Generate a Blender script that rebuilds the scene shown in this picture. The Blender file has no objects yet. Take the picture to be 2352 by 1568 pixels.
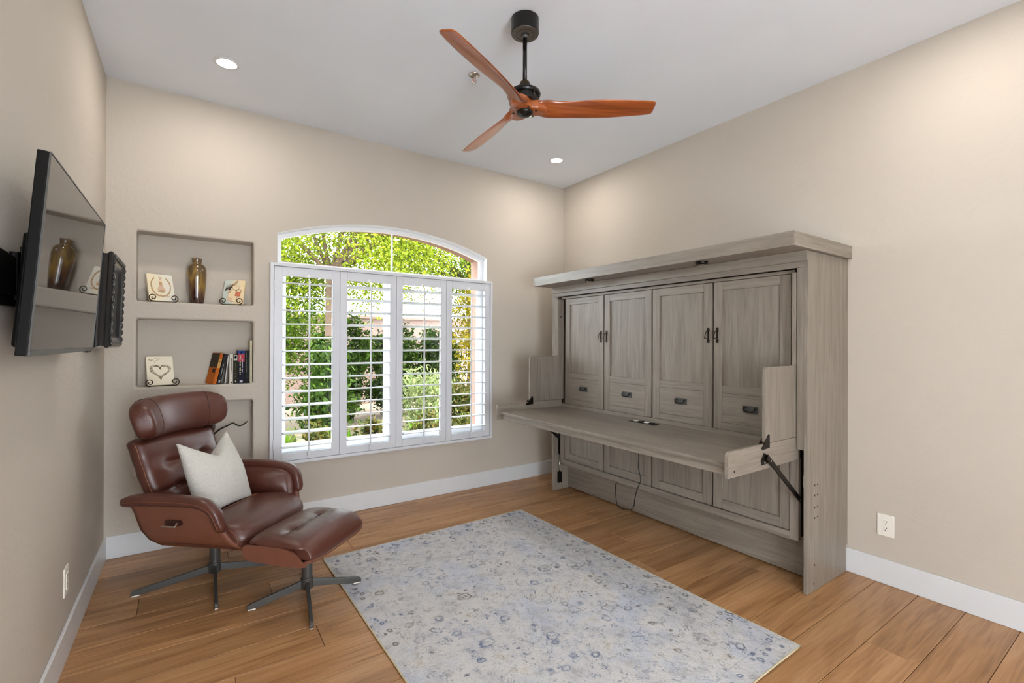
import bpy, math, random
import numpy as np
from mathutils import Vector, Matrix, noise as mnoise

rnd = random.Random(7)
S = bpy.context.scene
C = S.collection

# ------------------------------------------------------------------ camera
CAM_F, YAW, PITCH, ROLL, CAM_H = 1082.47, 0.596876, 0.0024527, 0.0041547, 1.3801
cam_data = bpy.data.cameras.new('camera')
cam_data.sensor_width = 36.0
cam_data.sensor_fit = 'HORIZONTAL'
cam_data.lens = CAM_F / 2352 * 36
cam_data.clip_start = 0.05
cam = bpy.data.objects.new('camera', cam_data)
C.objects.link(cam)
fw = Vector((math.sin(YAW)*math.cos(PITCH), math.cos(YAW)*math.cos(PITCH), math.sin(PITCH)))
rt = Vector((math.cos(YAW), -math.sin(YAW), 0))
up = rt.cross(fw)
r2 = rt*math.cos(ROLL) + up*math.sin(ROLL)
u2 = -rt*math.sin(ROLL) + up*math.cos(ROLL)
cam.matrix_world = Matrix(((r2.x, u2.x, -fw.x, 0), (r2.y, u2.y, -fw.y, 0), (r2.z, u2.z, -fw.z, CAM_H), (0, 0, 0, 1)))
S.camera = cam

# ------------------------------------------------------------------ world, sun, exposure
SKY_STRENGTH = 14.0
SUN_STRENGTH = 13.0
LAMP_WATTS = 6.0
w = bpy.data.worlds.new('sky'); S.world = w; w.use_nodes = True
bg = w.node_tree.nodes['Background']
bg.inputs['Color'].default_value = (0.86, 0.93, 1.0, 1)
bg.inputs['Strength'].default_value = SKY_STRENGTH
sd = bpy.data.lights.new('sun', 'SUN'); sd.energy = SUN_STRENGTH; sd.angle = 0.012; sd.color = (1.0, 0.95, 0.86)
so = bpy.data.objects.new('sun', sd); C.objects.link(so)
so.rotation_euler = Vector((-0.70, 0.17, -0.69)).to_track_quat('-Z', 'Y').to_euler()
so.location = (6, 0, 9)
S.view_settings.view_transform = 'Standard'
S.view_settings.look = 'None'
S.view_settings.gamma = 1.0
S.view_settings.use_curve_mapping = False
S.view_settings.exposure = 0.35

# ------------------------------------------------------------------ room numbers (metres)
XL, XR, D, ZC = -0.454, 3.317, 3.904, 3.05
YR = -1.6            # wall behind the camera

# ------------------------------------------------------------------ materials
def srgb(r, g, b):
    def f(c):
        c /= 255.0
        return c/12.92 if c <= 0.04045 else ((c+0.055)/1.055)**2.4
    return (f(r), f(g), f(b), 1.0)

class NT:
    def __init__(s, name):
        s.m = bpy.data.materials.new(name); s.m.use_nodes = True
        s.t = s.m.node_tree; s.p = s.t.nodes['Principled BSDF']; s.out = s.t.nodes['Material Output']
    def n(s, typ, props=None, **inp):
        nd = s.t.nodes.new(typ)
        for k, v in (props or {}).items(): setattr(nd, k, v)
        for k, v in inp.items():
            key = k.replace('_', ' ')
            sock = nd.inputs[int(k[1:])] if (k[0] == 'i' and k[1:].isdigit()) else nd.inputs[key]
            if hasattr(v, 'is_output'): s.t.links.new(v, sock)
            else: sock.default_value = v
        return nd
    def link(s, a, b): s.t.links.new(a, b)
    def set(s, **kw):
        for k, v in kw.items():
            sock = s.p.inputs[k.replace('_', ' ')]
            if hasattr(v, 'is_output'): s.t.links.new(v, sock)
            else: sock.default_value = v
    def ramp(s, fac, stops, interp='LINEAR'):
        r = s.t.nodes.new('ShaderNodeValToRGB'); s.link(fac, r.inputs['Fac'])
        r.color_ramp.interpolation = interp
        e = r.color_ramp.elements
        while len(e) < len(stops): e.new(0.5)
        for i, (p_, c_) in enumerate(stops): e[i].position = p_; e[i].color = c_
        return r.outputs['Color']
    def math(s, op, a, b=0.0, clamp=False):
        nd = s.n('ShaderNodeMath', {'operation': op, 'use_clamp': clamp})
        for i, v in enumerate((a, b)):
            if hasattr(v, 'is_output'): s.link(v, nd.inputs[i])
            else: nd.inputs[i].default_value = v
        return nd.outputs[0]
    def mix(s, fac, a, b, blend='MIX'):
        nd = s.n('ShaderNodeMix', {'data_type': 'RGBA', 'blend_type': blend})
        for i, v in ((0, fac), (6, a), (7, b)):
            if hasattr(v, 'is_output'): s.link(v, nd.inputs[i])
            else: nd.inputs[i].default_value = v
        return nd.outputs[2]
    def coords(s, scale=(1, 1, 1), kind='Object', offset=None, rot=(0, 0, 0)):
        tc = s.n('ShaderNodeTexCoord')
        mp = s.n('ShaderNodeMapping', Vector=tc.outputs[kind], Scale=scale, Rotation=rot)
        if offset is not None: s.link(offset, mp.inputs['Location'])
        return mp.outputs['Vector']
    def bump(s, height, strength=0.3, dist=0.01):
        b = s.n('ShaderNodeBump', Height=height, Strength=strength, Distance=dist)
        s.link(b.outputs['Normal'], s.p.inputs['Normal'])

def plain(name, col, rough=0.5, metal=0.0, var=0.06, scale=9.0, bump=0.0, bscale=60.0, coat=0.0, spec=0.5):
    t = NT(name)
    v = t.coords()
    nz = t.n('ShaderNodeTexNoise', Vector=v, Scale=scale, Detail=3.0)
    dark = tuple(c*(1-var*2) for c in col[:3]) + (1,)
    t.set(Base_Color=t.ramp(nz.outputs['Fac'], [(0.3, dark), (0.7, col)]), Roughness=rough, Metallic=metal, Coat_Weight=coat)
    t.p.inputs['Specular IOR Level'].default_value = spec
    if bump > 0:
        b = t.n('ShaderNodeTexNoise', Vector=v, Scale=bscale, Detail=3.0)
        t.bump(b.outputs['Fac'], bump, 0.01)
    return t.m

def wood(name, c_dark, c_mid, c_light, axis='y', rough=0.5, grain=1.0, per_object=0.0, bump=0.08, streak=22.0, coat=0.0, band=0.06, spread=0.35):
    t = NT(name)
    oi = t.n('ShaderNodeObjectInfo')
    off = t.n('ShaderNodeVectorMath', {'operation': 'SCALE'})
    cmb = t.n('ShaderNodeCombineXYZ', X=oi.outputs['Random'], Y=oi.outputs['Random'], Z=oi.outputs['Random'])
    t.link(cmb.outputs[0], off.inputs[0]); off.inputs['Scale'].default_value = 17.0
    sc = {'x': (1.2, streak, streak), 'y': (streak, 1.2, streak), 'z': (streak, streak, 1.2)}[axis]
    sc = tuple(q*grain for q in sc)
    v = t.coords(sc, offset=off.outputs[0])
    n1 = t.n('ShaderNodeTexNoise', Vector=v, Scale=1.0, Detail=7.0, Roughness=0.62, Distortion=0.7)
    sc2 = {'x': (0.6, 5, 5), 'y': (5, 0.6, 5), 'z': (5, 5, 0.6)}[axis]
    v2 = t.coords(sc2, offset=off.outputs[0])
    n2 = t.n('ShaderNodeTexNoise', Vector=v2, Scale=1.0, Detail=4.0, Distortion=1.6)
    wv = t.math('SINE', t.math('MULTIPLY', n2.outputs['Fac'], 38.0))
    wv = t.math('MULTIPLY', wv, band)
    f = t.math('ADD', n1.outputs['Fac'], wv)
    f = t.math('ADD', f, t.math('MULTIPLY', t.math('SUBTRACT', n2.outputs['Fac'], 0.5), spread))
    col = t.ramp(f, [(0.25, c_dark), (0.48, c_mid), (0.75, c_light)])
    if per_object > 0:
        k = t.math('MULTIPLY_ADD', oi.outputs['Random'], per_object)
        t.t.nodes[-1].inputs[2].default_value = 1 - per_object*0.55
        hs = t.n('ShaderNodeHueSaturation', Color=col, Value=k)
        col = hs.outputs[0]
    t.set(Base_Color=col, Roughness=rough, Coat_Weight=coat)
    t.bump(n1.outputs['Fac'], bump, 0.01)
    return t.m

def wall_paint(name, col, bump=0.16, scale=34.0):
    t = NT(name)
    v = t.coords()
    a = t.n('ShaderNodeTexNoise', Vector=v, Scale=scale, Detail=5.0, Roughness=0.55, Distortion=0.6)
    b = t.n('ShaderNodeTexVoronoi', {'feature': 'SMOOTH_F1'}, Vector=v, Scale=scale*0.9)
    h = t.math('ADD', t.ramp(a.outputs['Fac'], [(0.42, (0, 0, 0, 1)), (0.62, (1, 1, 1, 1))]), t.math('MULTIPLY', b.outputs['Distance'], 0.5))
    big = t.n('ShaderNodeTexNoise', Vector=v, Scale=1.3, Detail=2.0)
    c2 = tuple(c*0.965 for c in col[:3]) + (1,)
    t.set(Base_Color=t.ramp(big.outputs['Fac'], [(0.35, c2), (0.65, col)]), Roughness=0.75)
    t.p.inputs['Specular IOR Level'].default_value = 0.3
    t.bump(h, bump, 0.004)
    return t.m

M = {}
M['wall'] = wall_paint('wall_paint', srgb(194, 185, 173))
M['ceiling'] = wall_paint('ceiling_paint', srgb(226, 230, 236), 0.07, 26.0)
M['white'] = plain('white_trim', srgb(216, 218, 220), 0.35, var=0.015)
M['shutter'] = plain('shutter_white', srgb(212, 214, 219), 0.35, var=0.012)
M['vinyl'] = plain('window_vinyl', srgb(238, 238, 240), 0.4, var=0.01)
M['stucco'] = wall_paint('exterior_stucco', srgb(146, 112, 98), 0.9, 22.0)
M['block'] = wall_paint('garden_wall_stucco', srgb(132, 108, 100), 0.9, 12.0)
M['floor'] = wood('oak_plank', srgb(138, 96, 58), srgb(171, 126, 83), srgb(190, 147, 104), 'x', 0.34, 1.9, 0.22, 0.10, 26.0, band=0.05, spread=0.8)
M['subfloor'] = plain('floor_joint', srgb(70, 44, 26), 0.8)
W1, W2, W3 = srgb(110, 101, 91), srgb(130, 120, 109), srgb(146, 136, 125)
M['cab_y'] = wood('driftwood_along', W1, W2, W3, 'y', 0.40, 2.0, 0.10, 0.04, band=0.03)
M['cab_z'] = wood('driftwood_upright', W1, W2, W3, 'z', 0.40, 2.0, 0.10, 0.04, band=0.03)
M['cab_x'] = wood('driftwood_cross', W1, W2, W3, 'x', 0.40, 2.0, 0.10, 0.04, band=0.03)
M['cab_dark'] = wood('driftwood_gap_shade', srgb(46, 36, 28), srgb(58, 46, 37), srgb(68, 55, 45), 'z', 0.7)  # dark tone puts the shade of the door gaps into the colour
M['bronze'] = plain('dark_bronze', srgb(44, 38, 34), 0.38, 0.85, var=0.1, scale=40)
M['blackmetal'] = plain('black_metal', srgb(24, 22, 21), 0.4, 0.6)
M['gunmetal'] = plain('gunmetal', srgb(82, 82, 80), 0.38, 0.35)
M['chrome'] = plain('brushed_steel', srgb(200, 196, 186), 0.25, 1.0)
M['black'] = plain('black_plastic', srgb(18, 18, 18), 0.35, spec=0.15)
M['rubber'] = plain('black_cord', srgb(26, 24, 23), 0.5)
M['plate'] = plain('ivory_plastic', srgb(232, 228, 218), 0.35, var=0.01)
M['slot'] = plain('dark_slot', srgb(40, 36, 32), 0.6)
M['leather'] = plain('brown_leather', srgb(90, 50, 40), 0.33, var=0.10, scale=6, bump=0.10, bscale=260, spec=0.6)
M['shell'] = plain('tan_leather_shell', srgb(122, 75, 58), 0.42, var=0.05, scale=14, bump=0.05, bscale=200)
M['piping'] = plain('leather_piping', srgb(122, 70, 50), 0.5)
M['stitch'] = plain('pale_stitch', srgb(142, 92, 66), 0.6)
M['seam'] = plain('dark_seam', srgb(58, 28, 22), 0.55)
M['boucle'] = plain('white_boucle', srgb(228, 226, 218), 0.95, var=0.05, scale=160, bump=0.9, bscale=190)
M['fanwood'] = wood('fan_walnut', srgb(112, 52, 20), srgb(156, 80, 36), srgb(178, 100, 48), 'x', 0.28, 0.9, 0.05, 0.03, 20, coat=0.4)
M['fanblack'] = plain('fan_black', srgb(22, 20, 19), 0.3, 0.3)
M['canopyplate'] = plain('canopy_plate_bronze', srgb(84, 76, 68), 0.4, 0.2)
M['fanbronze'] = plain('fan_bronze', srgb(72, 62, 44), 0.35, 0.8)
M['gravel'] = plain('tan_gravel', srgb(112, 96, 80), 0.95, var=0.14, scale=30, bump=1.0, bscale=40)
M['bark'] = plain('tree_bark', srgb(96, 74, 58), 0.9, var=0.2, scale=12, bump=0.8, bscale=30)
M['twig'] = plain('dark_twig', srgb(38, 34, 26), 0.8, var=0.2, bump=0.6, bscale=80)

def emis(name, col, strength):
    t = NT(name)
    nz = t.n('ShaderNodeTexNoise', Scale=8.0)
    t.set(Base_Color=(0.9, 0.9, 0.9, 1), Emission_Color=col, Emission_Strength=strength, Roughness=t.math('MULTIPLY_ADD', nz.outputs['Fac'], 0.1))
    return t.m
M['lens'] = emis('lamp_lens', (1.0, 0.93, 0.82, 1), 9.0)

def glass(name, refl=0.07, tint=(0.97, 0.99, 0.98, 1)):
    t = NT(name)
    tr = t.n('ShaderNodeBsdfTransparent', Color=tint)
    gl = t.n('ShaderNodeBsdfGlossy', Roughness=0.02)
    mx = t.n('ShaderNodeMixShader', Fac=refl)
    t.link(tr.outputs[0], mx.inputs[1]); t.link(gl.outputs[0], mx.inputs[2])
    t.link(mx.outputs[0], t.out.inputs['Surface'])
    return t.m
M['glass'] = glass('window_glass', 0.008)

def screen():
    t = NT('tv_screen')
    nz = t.n('ShaderNodeTexNoise', Scale=3.0)
    t.set(Base_Color=(0.012, 0.011, 0.010, 1), Roughness=t.math('MULTIPLY', nz.outputs['Fac'], 0.04), IOR=1.6)
    return t.m
M['screen'] = screen()

def leaf(name, cols, rough=0.5):
    t = NT(name)
    g = t.n('ShaderNodeNewGeometry')
    stops = [(i/(len(cols)-1), (c[0]*0.62, c[1]*0.62, c[2]*0.34, 1)) for i, c in enumerate(cols)]
    col = t.ramp(g.outputs['Random Per Island'], stops)
    t.set(Base_Color=col, Roughness=rough)
    t.p.inputs['Specular IOR Level'].default_value = 0.08
    tl = t.n('ShaderNodeBsdfTranslucent', Color=col)
    mx = t.n('ShaderNodeMixShader', Fac=0.35)
    t.link(t.p.outputs[0], mx.inputs[1]); t.link(tl.outputs[0], mx.inputs[2])
    t.link(mx.outputs[0], t.out.inputs['Surface'])
    return t.m
M['leaf_yellow'] = leaf('leaf_yellow_green', [srgb(96, 116, 26), srgb(140, 156, 48), srgb(168, 174, 66), srgb(116, 138, 40)])
M['leaf_mid'] = leaf('leaf_mid_green', [srgb(58, 88, 26), srgb(98, 128, 42), srgb(132, 154, 66)])
M['leaf_dark'] = leaf('leaf_dark_green', [srgb(26, 46, 18), srgb(50, 74, 30), srgb(86, 112, 52), srgb(36, 58, 24)])
M['leaf_sage'] = leaf('leaf_sage_silver', [srgb(112, 128, 106), srgb(142, 154, 128), srgb(160, 168, 144)])
M['leaf_bright'] = leaf('leaf_bright_strap', [srgb(62, 100, 18), srgb(100, 138, 26), srgb(136, 160, 46)])
M['leaf_low'] = leaf('leaf_low_shrub', [srgb(44, 56, 26), srgb(70, 80, 38), srgb(102, 98, 58), srgb(128, 108, 78)])
M['leaf_gold'] = leaf('leaf_gold', [srgb(112, 104, 20), srgb(150, 134, 34), srgb(168, 146, 50), srgb(84, 88, 26)])

def rug_mat():
    t = NT('rug_pattern')
    tc = t.n('ShaderNodeTexCoord')
    co = tc.outputs['Object']
    wob = t.n('ShaderNodeTexNoise', Vector=co, Scale=9.0, Detail=3.0)
    wv = t.n('ShaderNodeVectorMath', {'operation': 'MULTIPLY_ADD'})
    t.link(wob.outputs['Color'], wv.inputs[0]); wv.inputs[1].default_value = (0.05, 0.05, 0); t.link(co, wv.inputs[2])
    cw = wv.outputs[0]
    base_n = t.n('ShaderNodeTexNoise', Vector=co, Scale=7.0, Detail=8.0, Roughness=0.75)
    base = t.ramp(base_n.outputs['Fac'], [(0.30, srgb(160, 158, 156)), (0.45, srgb(194, 193, 194)), (0.56, srgb(204, 202, 201)), (0.70, srgb(186, 178, 164))])
    bl_n = t.n('ShaderNodeTexNoise', Vector=t.coords((2.6, 2.6, 2.6), rot=(0, 0, 0.6)), Scale=1.0, Detail=7.0, Roughness=0.7)
    base = t.mix(t.ramp(bl_n.outputs['Fac'], [(0.50, (0, 0, 0, 1)), (0.66, (0.6, 0.6, 0.6, 1))]), base, srgb(172, 182, 204))
    wear = t.n('ShaderNodeTexNoise', Vector=co, Scale=9.0, Detail=7.0, Roughness=0.8)
    wearm = t.ramp(wear.outputs['Fac'], [(0.44, (0, 0, 0, 1)), (0.58, (1, 1, 1, 1))])
    inkn = t.n('ShaderNodeTexNoise', Vector=co, Scale=3.4, Detail=4.0)
    ink = t.ramp(inkn.outputs['Fac'], [(0.36, srgb(60, 86, 132)), (0.47, srgb(84, 96, 122)), (0.53, srgb(84, 84, 90)), (0.66, srgb(96, 84, 68))])
    def rings(sc, r0, wd, thr):
        vo = t.n('ShaderNodeTexVoronoi', Vector=cw, Scale=sc)
        dist = vo.outputs['Distance']
        rag = t.n('ShaderNodeTexNoise', Vector=co, Scale=sc*7.0, Detail=2.0)
        dist = t.math('ADD', dist, t.math('MULTIPLY', t.math('SUBTRACT', rag.outputs['Fac'], 0.5), 0.22))
        ring = t.math('SUBTRACT', 1.0, t.math('MULTIPLY', t.math('ABSOLUTE', t.math('SUBTRACT', dist, r0)), 1.0/wd), True)
        sep = t.n('ShaderNodeSeparateColor', Color=vo.outputs['Color'])
        return t.math('MULTIPLY', ring, t.math('GREATER_THAN', sep.outputs[0], thr))
    def contour(sc, freq, width, dist=1.0):
        nz = t.n('ShaderNodeTexNoise', Vector=cw, Scale=sc, Detail=2.5, Distortion=dist)
        w_ = t.math('ABSOLUTE', t.math('SINE', t.math('MULTIPLY', nz.outputs['Fac'], freq)))
        return t.math('SUBTRACT', 1.0, t.math('MULTIPLY', w_, 1.0/width), True)
    a = rings(6.0, 0.20, 0.06, 0.55)
    b = rings(12.0, 0.24, 0.10, 0.62)
    c = rings(6.0, 0.06, 0.06, 0.55)
    d_ = rings(21.0, 0.10, 0.16, 0.66)
    l1 = contour(7.0, 26.0, 0.30, 0.8)
    l2 = contour(13.0, 24.0, 0.34, 1.0)
    l3 = contour(26.0, 18.0, 0.36, 0.6)
    wear2 = t.n('ShaderNodeTexNoise', Vector=co, Scale=22.0, Detail=4.0, Roughness=0.7)
    brk = t.ramp(wear2.outputs['Fac'], [(0.47, (0, 0, 0, 1)), (0.56, (1, 1, 1, 1))])
    pat = t.math('MAXIMUM', t.math('MULTIPLY', t.math('MAXIMUM', a, c), 0.8), t.math('MULTIPLY', t.math('MAXIMUM', b, d_), 0.85))
    lines_ = t.math('MAXIMUM', t.math('MULTIPLY', l1, 0.75), t.math('MULTIPLY', t.math('MAXIMUM', l2, t.math('MULTIPLY', l3, 0.7)), 0.8))
    pat = t.math('MAXIMUM', pat, t.math('MULTIPLY', lines_, brk))
    pat = t.math('MULTIPLY', pat, t.math('ADD', t.math('MULTIPLY', wearm, 0.60), 0.42))
    # border band of small motifs just inside the edge
    sx = t.n('ShaderNodeSeparateXYZ', Vector=co)
    ax = t.math('SUBTRACT', 0.775, t.math('ABSOLUTE', sx.outputs['X']))
    ay = t.math('SUBTRACT', 1.065, t.math('ABSOLUTE', sx.outputs['Y']))
    edge = t.math('MINIMUM', ax, ay)
    band = t.math('MULTIPLY', t.math('GREATER_THAN', edge, 0.035), t.math('LESS_THAN', edge, 0.085))
    mot = rings(24.0, 0.26, 0.16, 0.10)
    bpat = t.math('MULTIPLY', t.math('MULTIPLY', band, mot), 0.75)
    lines = t.math('LESS_THAN', t.math('ABSOLUTE', t.math('SUBTRACT', edge, 0.10)), 0.0022)
    bpat = t.math('MAXIMUM', bpat, t.math('MULTIPLY', t.math('MULTIPLY', lines, 0.35), wearm))
    pat = t.math('MAXIMUM', t.math('MULTIPLY', pat, t.math('SUBTRACT', 1.0, t.math('MULTIPLY', band, 0.7))), bpat)
    col = t.mix(t.math('MULTIPLY', pat, 1.15, True), base, ink)
    pile = t.n('ShaderNodeTexNoise', Vector=co, Scale=75.0, Detail=4.0, Roughness=0.7)
    col = t.mix(0.12, col, t.ramp(pile.outputs['Fac'], [(0.35, (0.25, 0.25, 0.25, 1)), (0.65, (0.9, 0.9, 0.9, 1))]), 'MULTIPLY') if False else col
    t.set(Base_Color=col, Roughness=0.95)
    t.p.inputs['Specular IOR Level'].default_value = 0.1
    mid = t.n('ShaderNodeTexNoise', Vector=co, Scale=34.0, Detail=3.0)
    t.bump(t.math('ADD', pile.outputs['Fac'], mid.outputs['Fac']), 0.7, 0.008)
    return t.m
M['rug'] = rug_mat()
M['rugedge'] = plain('rug_binding', srgb(206, 192, 158), 0.9, bump=0.4, bscale=200)

def vase_mat():
    t = NT('vase_glaze')
    v = t.coords((26, 26, 3.0))
    a = t.n('ShaderNodeTexNoise', Vector=v, Scale=1.0, Detail=4.0, Roughness=0.6)
    tc = t.n('ShaderNodeTexCoord'); sp = t.n('ShaderNodeSeparateXYZ', Vector=tc.outputs['Object'])
    h = t.math('MULTIPLY', t.math('SUBTRACT', sp.outputs['Z'], 0.15), 1.6)
    f = t.math('ADD', a.outputs['Fac'], h)
    t.set(Base_Color=t.ramp(f, [(0.28, srgb(52, 26, 22)), (0.42, srgb(96, 66, 44)), (0.55, srgb(142, 112, 46)), (0.7, srgb(92, 72, 46))]), Roughness=0.16, Coat_Weight=0.8)
    return t.m
M['vase'] = vase_mat()
def tile_mat(name, c1, c2):
    t = NT(name)
    tc = t.n('ShaderNodeTexCoord'); sp = t.n('ShaderNodeSeparateXYZ', Vector=tc.outputs['Generated'])
    nz = t.n('ShaderNodeTexNoise', Vector=tc.outputs['Object'], Scale=30.0, Detail=3.0)
    f = t.math('ADD', sp.outputs['X'], t.math('MULTIPLY', t.math('SUBTRACT', nz.outputs['Fac'], 0.5), 0.5))
    t.set(Base_Color=t.ramp(f, [(0.2, c1), (0.8, c2)]), Roughness=0.5)
    t.bump(nz.outputs['Fac'], 0.2, 0.003)
    return t.m
M['tile_cream'] = tile_mat('cream_tile', srgb(236, 222, 188), srgb(232, 228, 214))
M['tile_blue'] = tile_mat('cream_blue_tile', srgb(196, 206, 198), srgb(236, 214, 172))
M['tile_bone'] = tile_mat('bone_tile', srgb(228, 218, 194), srgb(230, 222, 200))
M['relief_tan'] = plain('relief_tan', srgb(196, 160, 116), 0.6)
M['relief_pink'] = plain('relief_pink', srgb(222, 188, 160), 0.6)
M['relief_brown'] = plain('relief_brown', srgb(74, 50, 32), 0.6)
M['relief_cream'] = plain('relief_cream', srgb(240, 218, 178), 0.6)
M['relief_rust'] = plain('relief_rust', srgb(206, 116, 84), 0.6)
M['relief_ink'] = plain('relief_ink', srgb(120, 108, 78), 0.6)
M['iron'] = plain('wrought_iron', srgb(46, 36, 32), 0.45, 0.5)
M['paper'] = plain('book_pages', srgb(222, 212, 190), 0.9)
M['frameblack'] = plain('glossy_black_frame', srgb(30, 30, 33), 0.28, 0.0, var=0.2, scale=50, coat=0.5)
M['framewood'] = plain('frame_back_wood', srgb(176, 140, 98), 0.7)

# ------------------------------------------------------------------ mesh helpers
class MB:
    def __init__(s): s.v = []; s.f = []; s.mi = []
    def add(s, vs, fs, mi=0):
        o = len(s.v); s.v += [tuple(v) for v in vs]; s.f += [tuple(i+o for i in f) for f in fs]; s.mi += [mi]*len(fs); return s
    def box(s, x0, x1, y0, y1, z0, z1, mi=0):
        vs = [(x0,y0,z0),(x1,y0,z0),(x1,y1,z0),(x0,y1,z0),(x0,y0,z1),(x1,y0,z1),(x1,y1,z1),(x0,y1,z1)]
        return s.add(vs, [(0,3,2,1),(4,5,6,7),(0,1,5,4),(1,2,6,5),(2,3,7,6),(3,0,4,7)], mi)
    def prism(s, poly, axis, c0, c1, mi=0):
        def P(p, c): return {'x': (c, p[0], p[1]), 'y': (p[0], c, p[1]), 'z': (p[0], p[1], c)}[axis]
        n = len(poly)
        area = sum(poly[i][0]*poly[(i+1) % n][1]-poly[(i+1) % n][0]*poly[i][1] for i in range(n))
        if area < 0: poly = poly[::-1]
        vs = [P(p, c0) for p in poly] + [P(p, c1) for p in poly]
        flip = (axis == 'y')
        lo = tuple(range(n)); hi = tuple(range(n, 2*n))
        fs = [lo[::-1], hi] + [(i, (i+1) % n, n+(i+1) % n, n+i) for i in range(n)]
        if flip: fs = [f[::-1] for f in fs]
        return s.add(vs, fs, mi)
    def loft(s, rings, cap=True, closed=True, mi=0):
        n = len(rings[0]); vs = [p for r in rings for p in r]; fs = []
        for k in range(len(rings)-1):
            for i in range(n if closed else n-1):
                j = (i+1) % n
                fs.append((k*n+i, k*n+j, (k+1)*n+j, (k+1)*n+i))
        if cap and closed:
            fs.append(tuple(range(n))[::-1]); fs.append(tuple(range((len(rings)-1)*n, len(rings)*n)))
        return s.add(vs, fs, mi)
    def tube(s, pts, r, n=8, cap=True, mi=0, flat=None):
        pts = [Vector(p) for p in pts]; m = len(pts)
        rs = r if isinstance(r, (list, tuple)) else [r]*m
        rings = []; prev = None
        for i in range(m):
            t = (pts[min(i+1, m-1)]-pts[max(i-1, 0)]).normalized()
            if prev is None:
                a = Vector((0, 0, 1)) if abs(t.z) < 0.9 else Vector((1, 0, 0))
                u = t.cross(a).normalized()
            else:
                u = (prev - t*prev.dot(t)).normalized()
            prev = u; v = t.cross(u)
            k = flat or 1.0
            rings.append([pts[i] + (u*math.cos(q)+v*math.sin(q)*k)*rs[i] for q in [2*math.pi*j/n for j in range(n)]])
        return s.loft(rings, cap, True, mi)
    def ring(s, pts, r, n=6, mi=0):      # closed tube
        pts = [Vector(p) for p in pts]; m = len(pts); vs = []; fs = []
        c = sum(pts, Vector())/m
        for i in range(m):
            t = (pts[(i+1) % m]-pts[i-1]).normalized()
            u = (pts[i]-c); u = (u-t*u.dot(t)).normalized(); v = t.cross(u)
            vs += [pts[i]+(u*math.cos(2*math.pi*j/n)+v*math.sin(2*math.pi*j/n))*r for j in range(n)]
        for i in range(m):
            k = (i+1) % m
            for j in range(n):
                l = (j+1) % n
                fs.append((i*n+j, i*n+l, k*n+l, k*n+j))
        return s.add(vs, fs, mi)
    def lathe(s, prof, c=(0, 0, 0), n=24, cap=True, mi=0):
        rings = [[(c[0]+r*math.cos(2*math.pi*j/n), c[1]+r*math.sin(2*math.pi*j/n), c[2]+z) for j in range(n)] for r, z in prof]
        return s.loft(rings, cap, True, mi)
    def xform(s, f): s.v = [tuple(f(Vector(v))) for v in s.v]; return s

def root_of(o):
    while o.parent: o = o.parent
    return o
def obj(name, mb, mats, parent=None, bev=0.0, seg=2, smooth=False, sub=0, world=False, angle=0.6):
    vs = mb.v
    if world and parent is not None:
        L = root_of(parent).location
        vs = [(v[0]-L.x, v[1]-L.y, v[2]-L.z) for v in vs]
    me = bpy.data.meshes.new(name)
    me.from_pydata([tuple(v) for v in vs], [], mb.f)
    for m in (mats if isinstance(mats, (list, tuple)) else [mats]): me.materials.append(M[m] if isinstance(m, str) else m)
    if any(mb.mi): me.polygons.foreach_set('material_index', mb.mi)
    me.update()
    if smooth: me.polygons.foreach_set('use_smooth', [True]*len(me.polygons))
    o = bpy.data.objects.new(name, me); C.objects.link(o)
    if parent is not None: o.parent = parent
    if bev > 0:
        b = o.modifiers.new('bevel', 'BEVEL'); b.width = bev; b.segments = seg; b.limit_method = 'ANGLE'; b.angle_limit = angle
    if sub > 0:
        m = o.modifiers.new('subsurf', 'SUBSURF'); m.levels = sub; m.render_levels = sub
    return o
def tag(o, label, cat, group=None):
    o['label'] = label; o['category'] = cat
    if group: o['group'] = group
    return o
def thing(name, label, cat, loc=(0, 0, 0), rz=0.0, group=None):
    o = bpy.data.objects.new(name, None); C.objects.link(o)
    o.empty_display_size = 0.1
    o.location = loc; o.rotation_euler = (0, 0, rz)
    return tag(o, label, cat, group)
def struct(name, mb, mats, parent=None, label=None, **kw):
    o = obj(name, mb, mats, parent, **kw)
    if parent is None: o['kind'] = 'structure'
    if label: o['label'] = label
    return o
def arc(cx, cz, r, a0, a1, n):
    return [(cx+r*math.cos(math.radians(a0+(a1-a0)*i/n)), cz+r*math.sin(math.radians(a0+(a1-a0)*i/n))) for i in range(n+1)]
def rrect(x0, x1, z0, z1, r, n=4):
    return arc(x1-r, z1-r, r, 0, 90, n)+arc(x0+r, z1-r, r, 90, 180, n)+arc(x0+r, z0+r, r, 180, 270, n)+arc(x1-r, z0+r, r, 270, 360, n)

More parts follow.
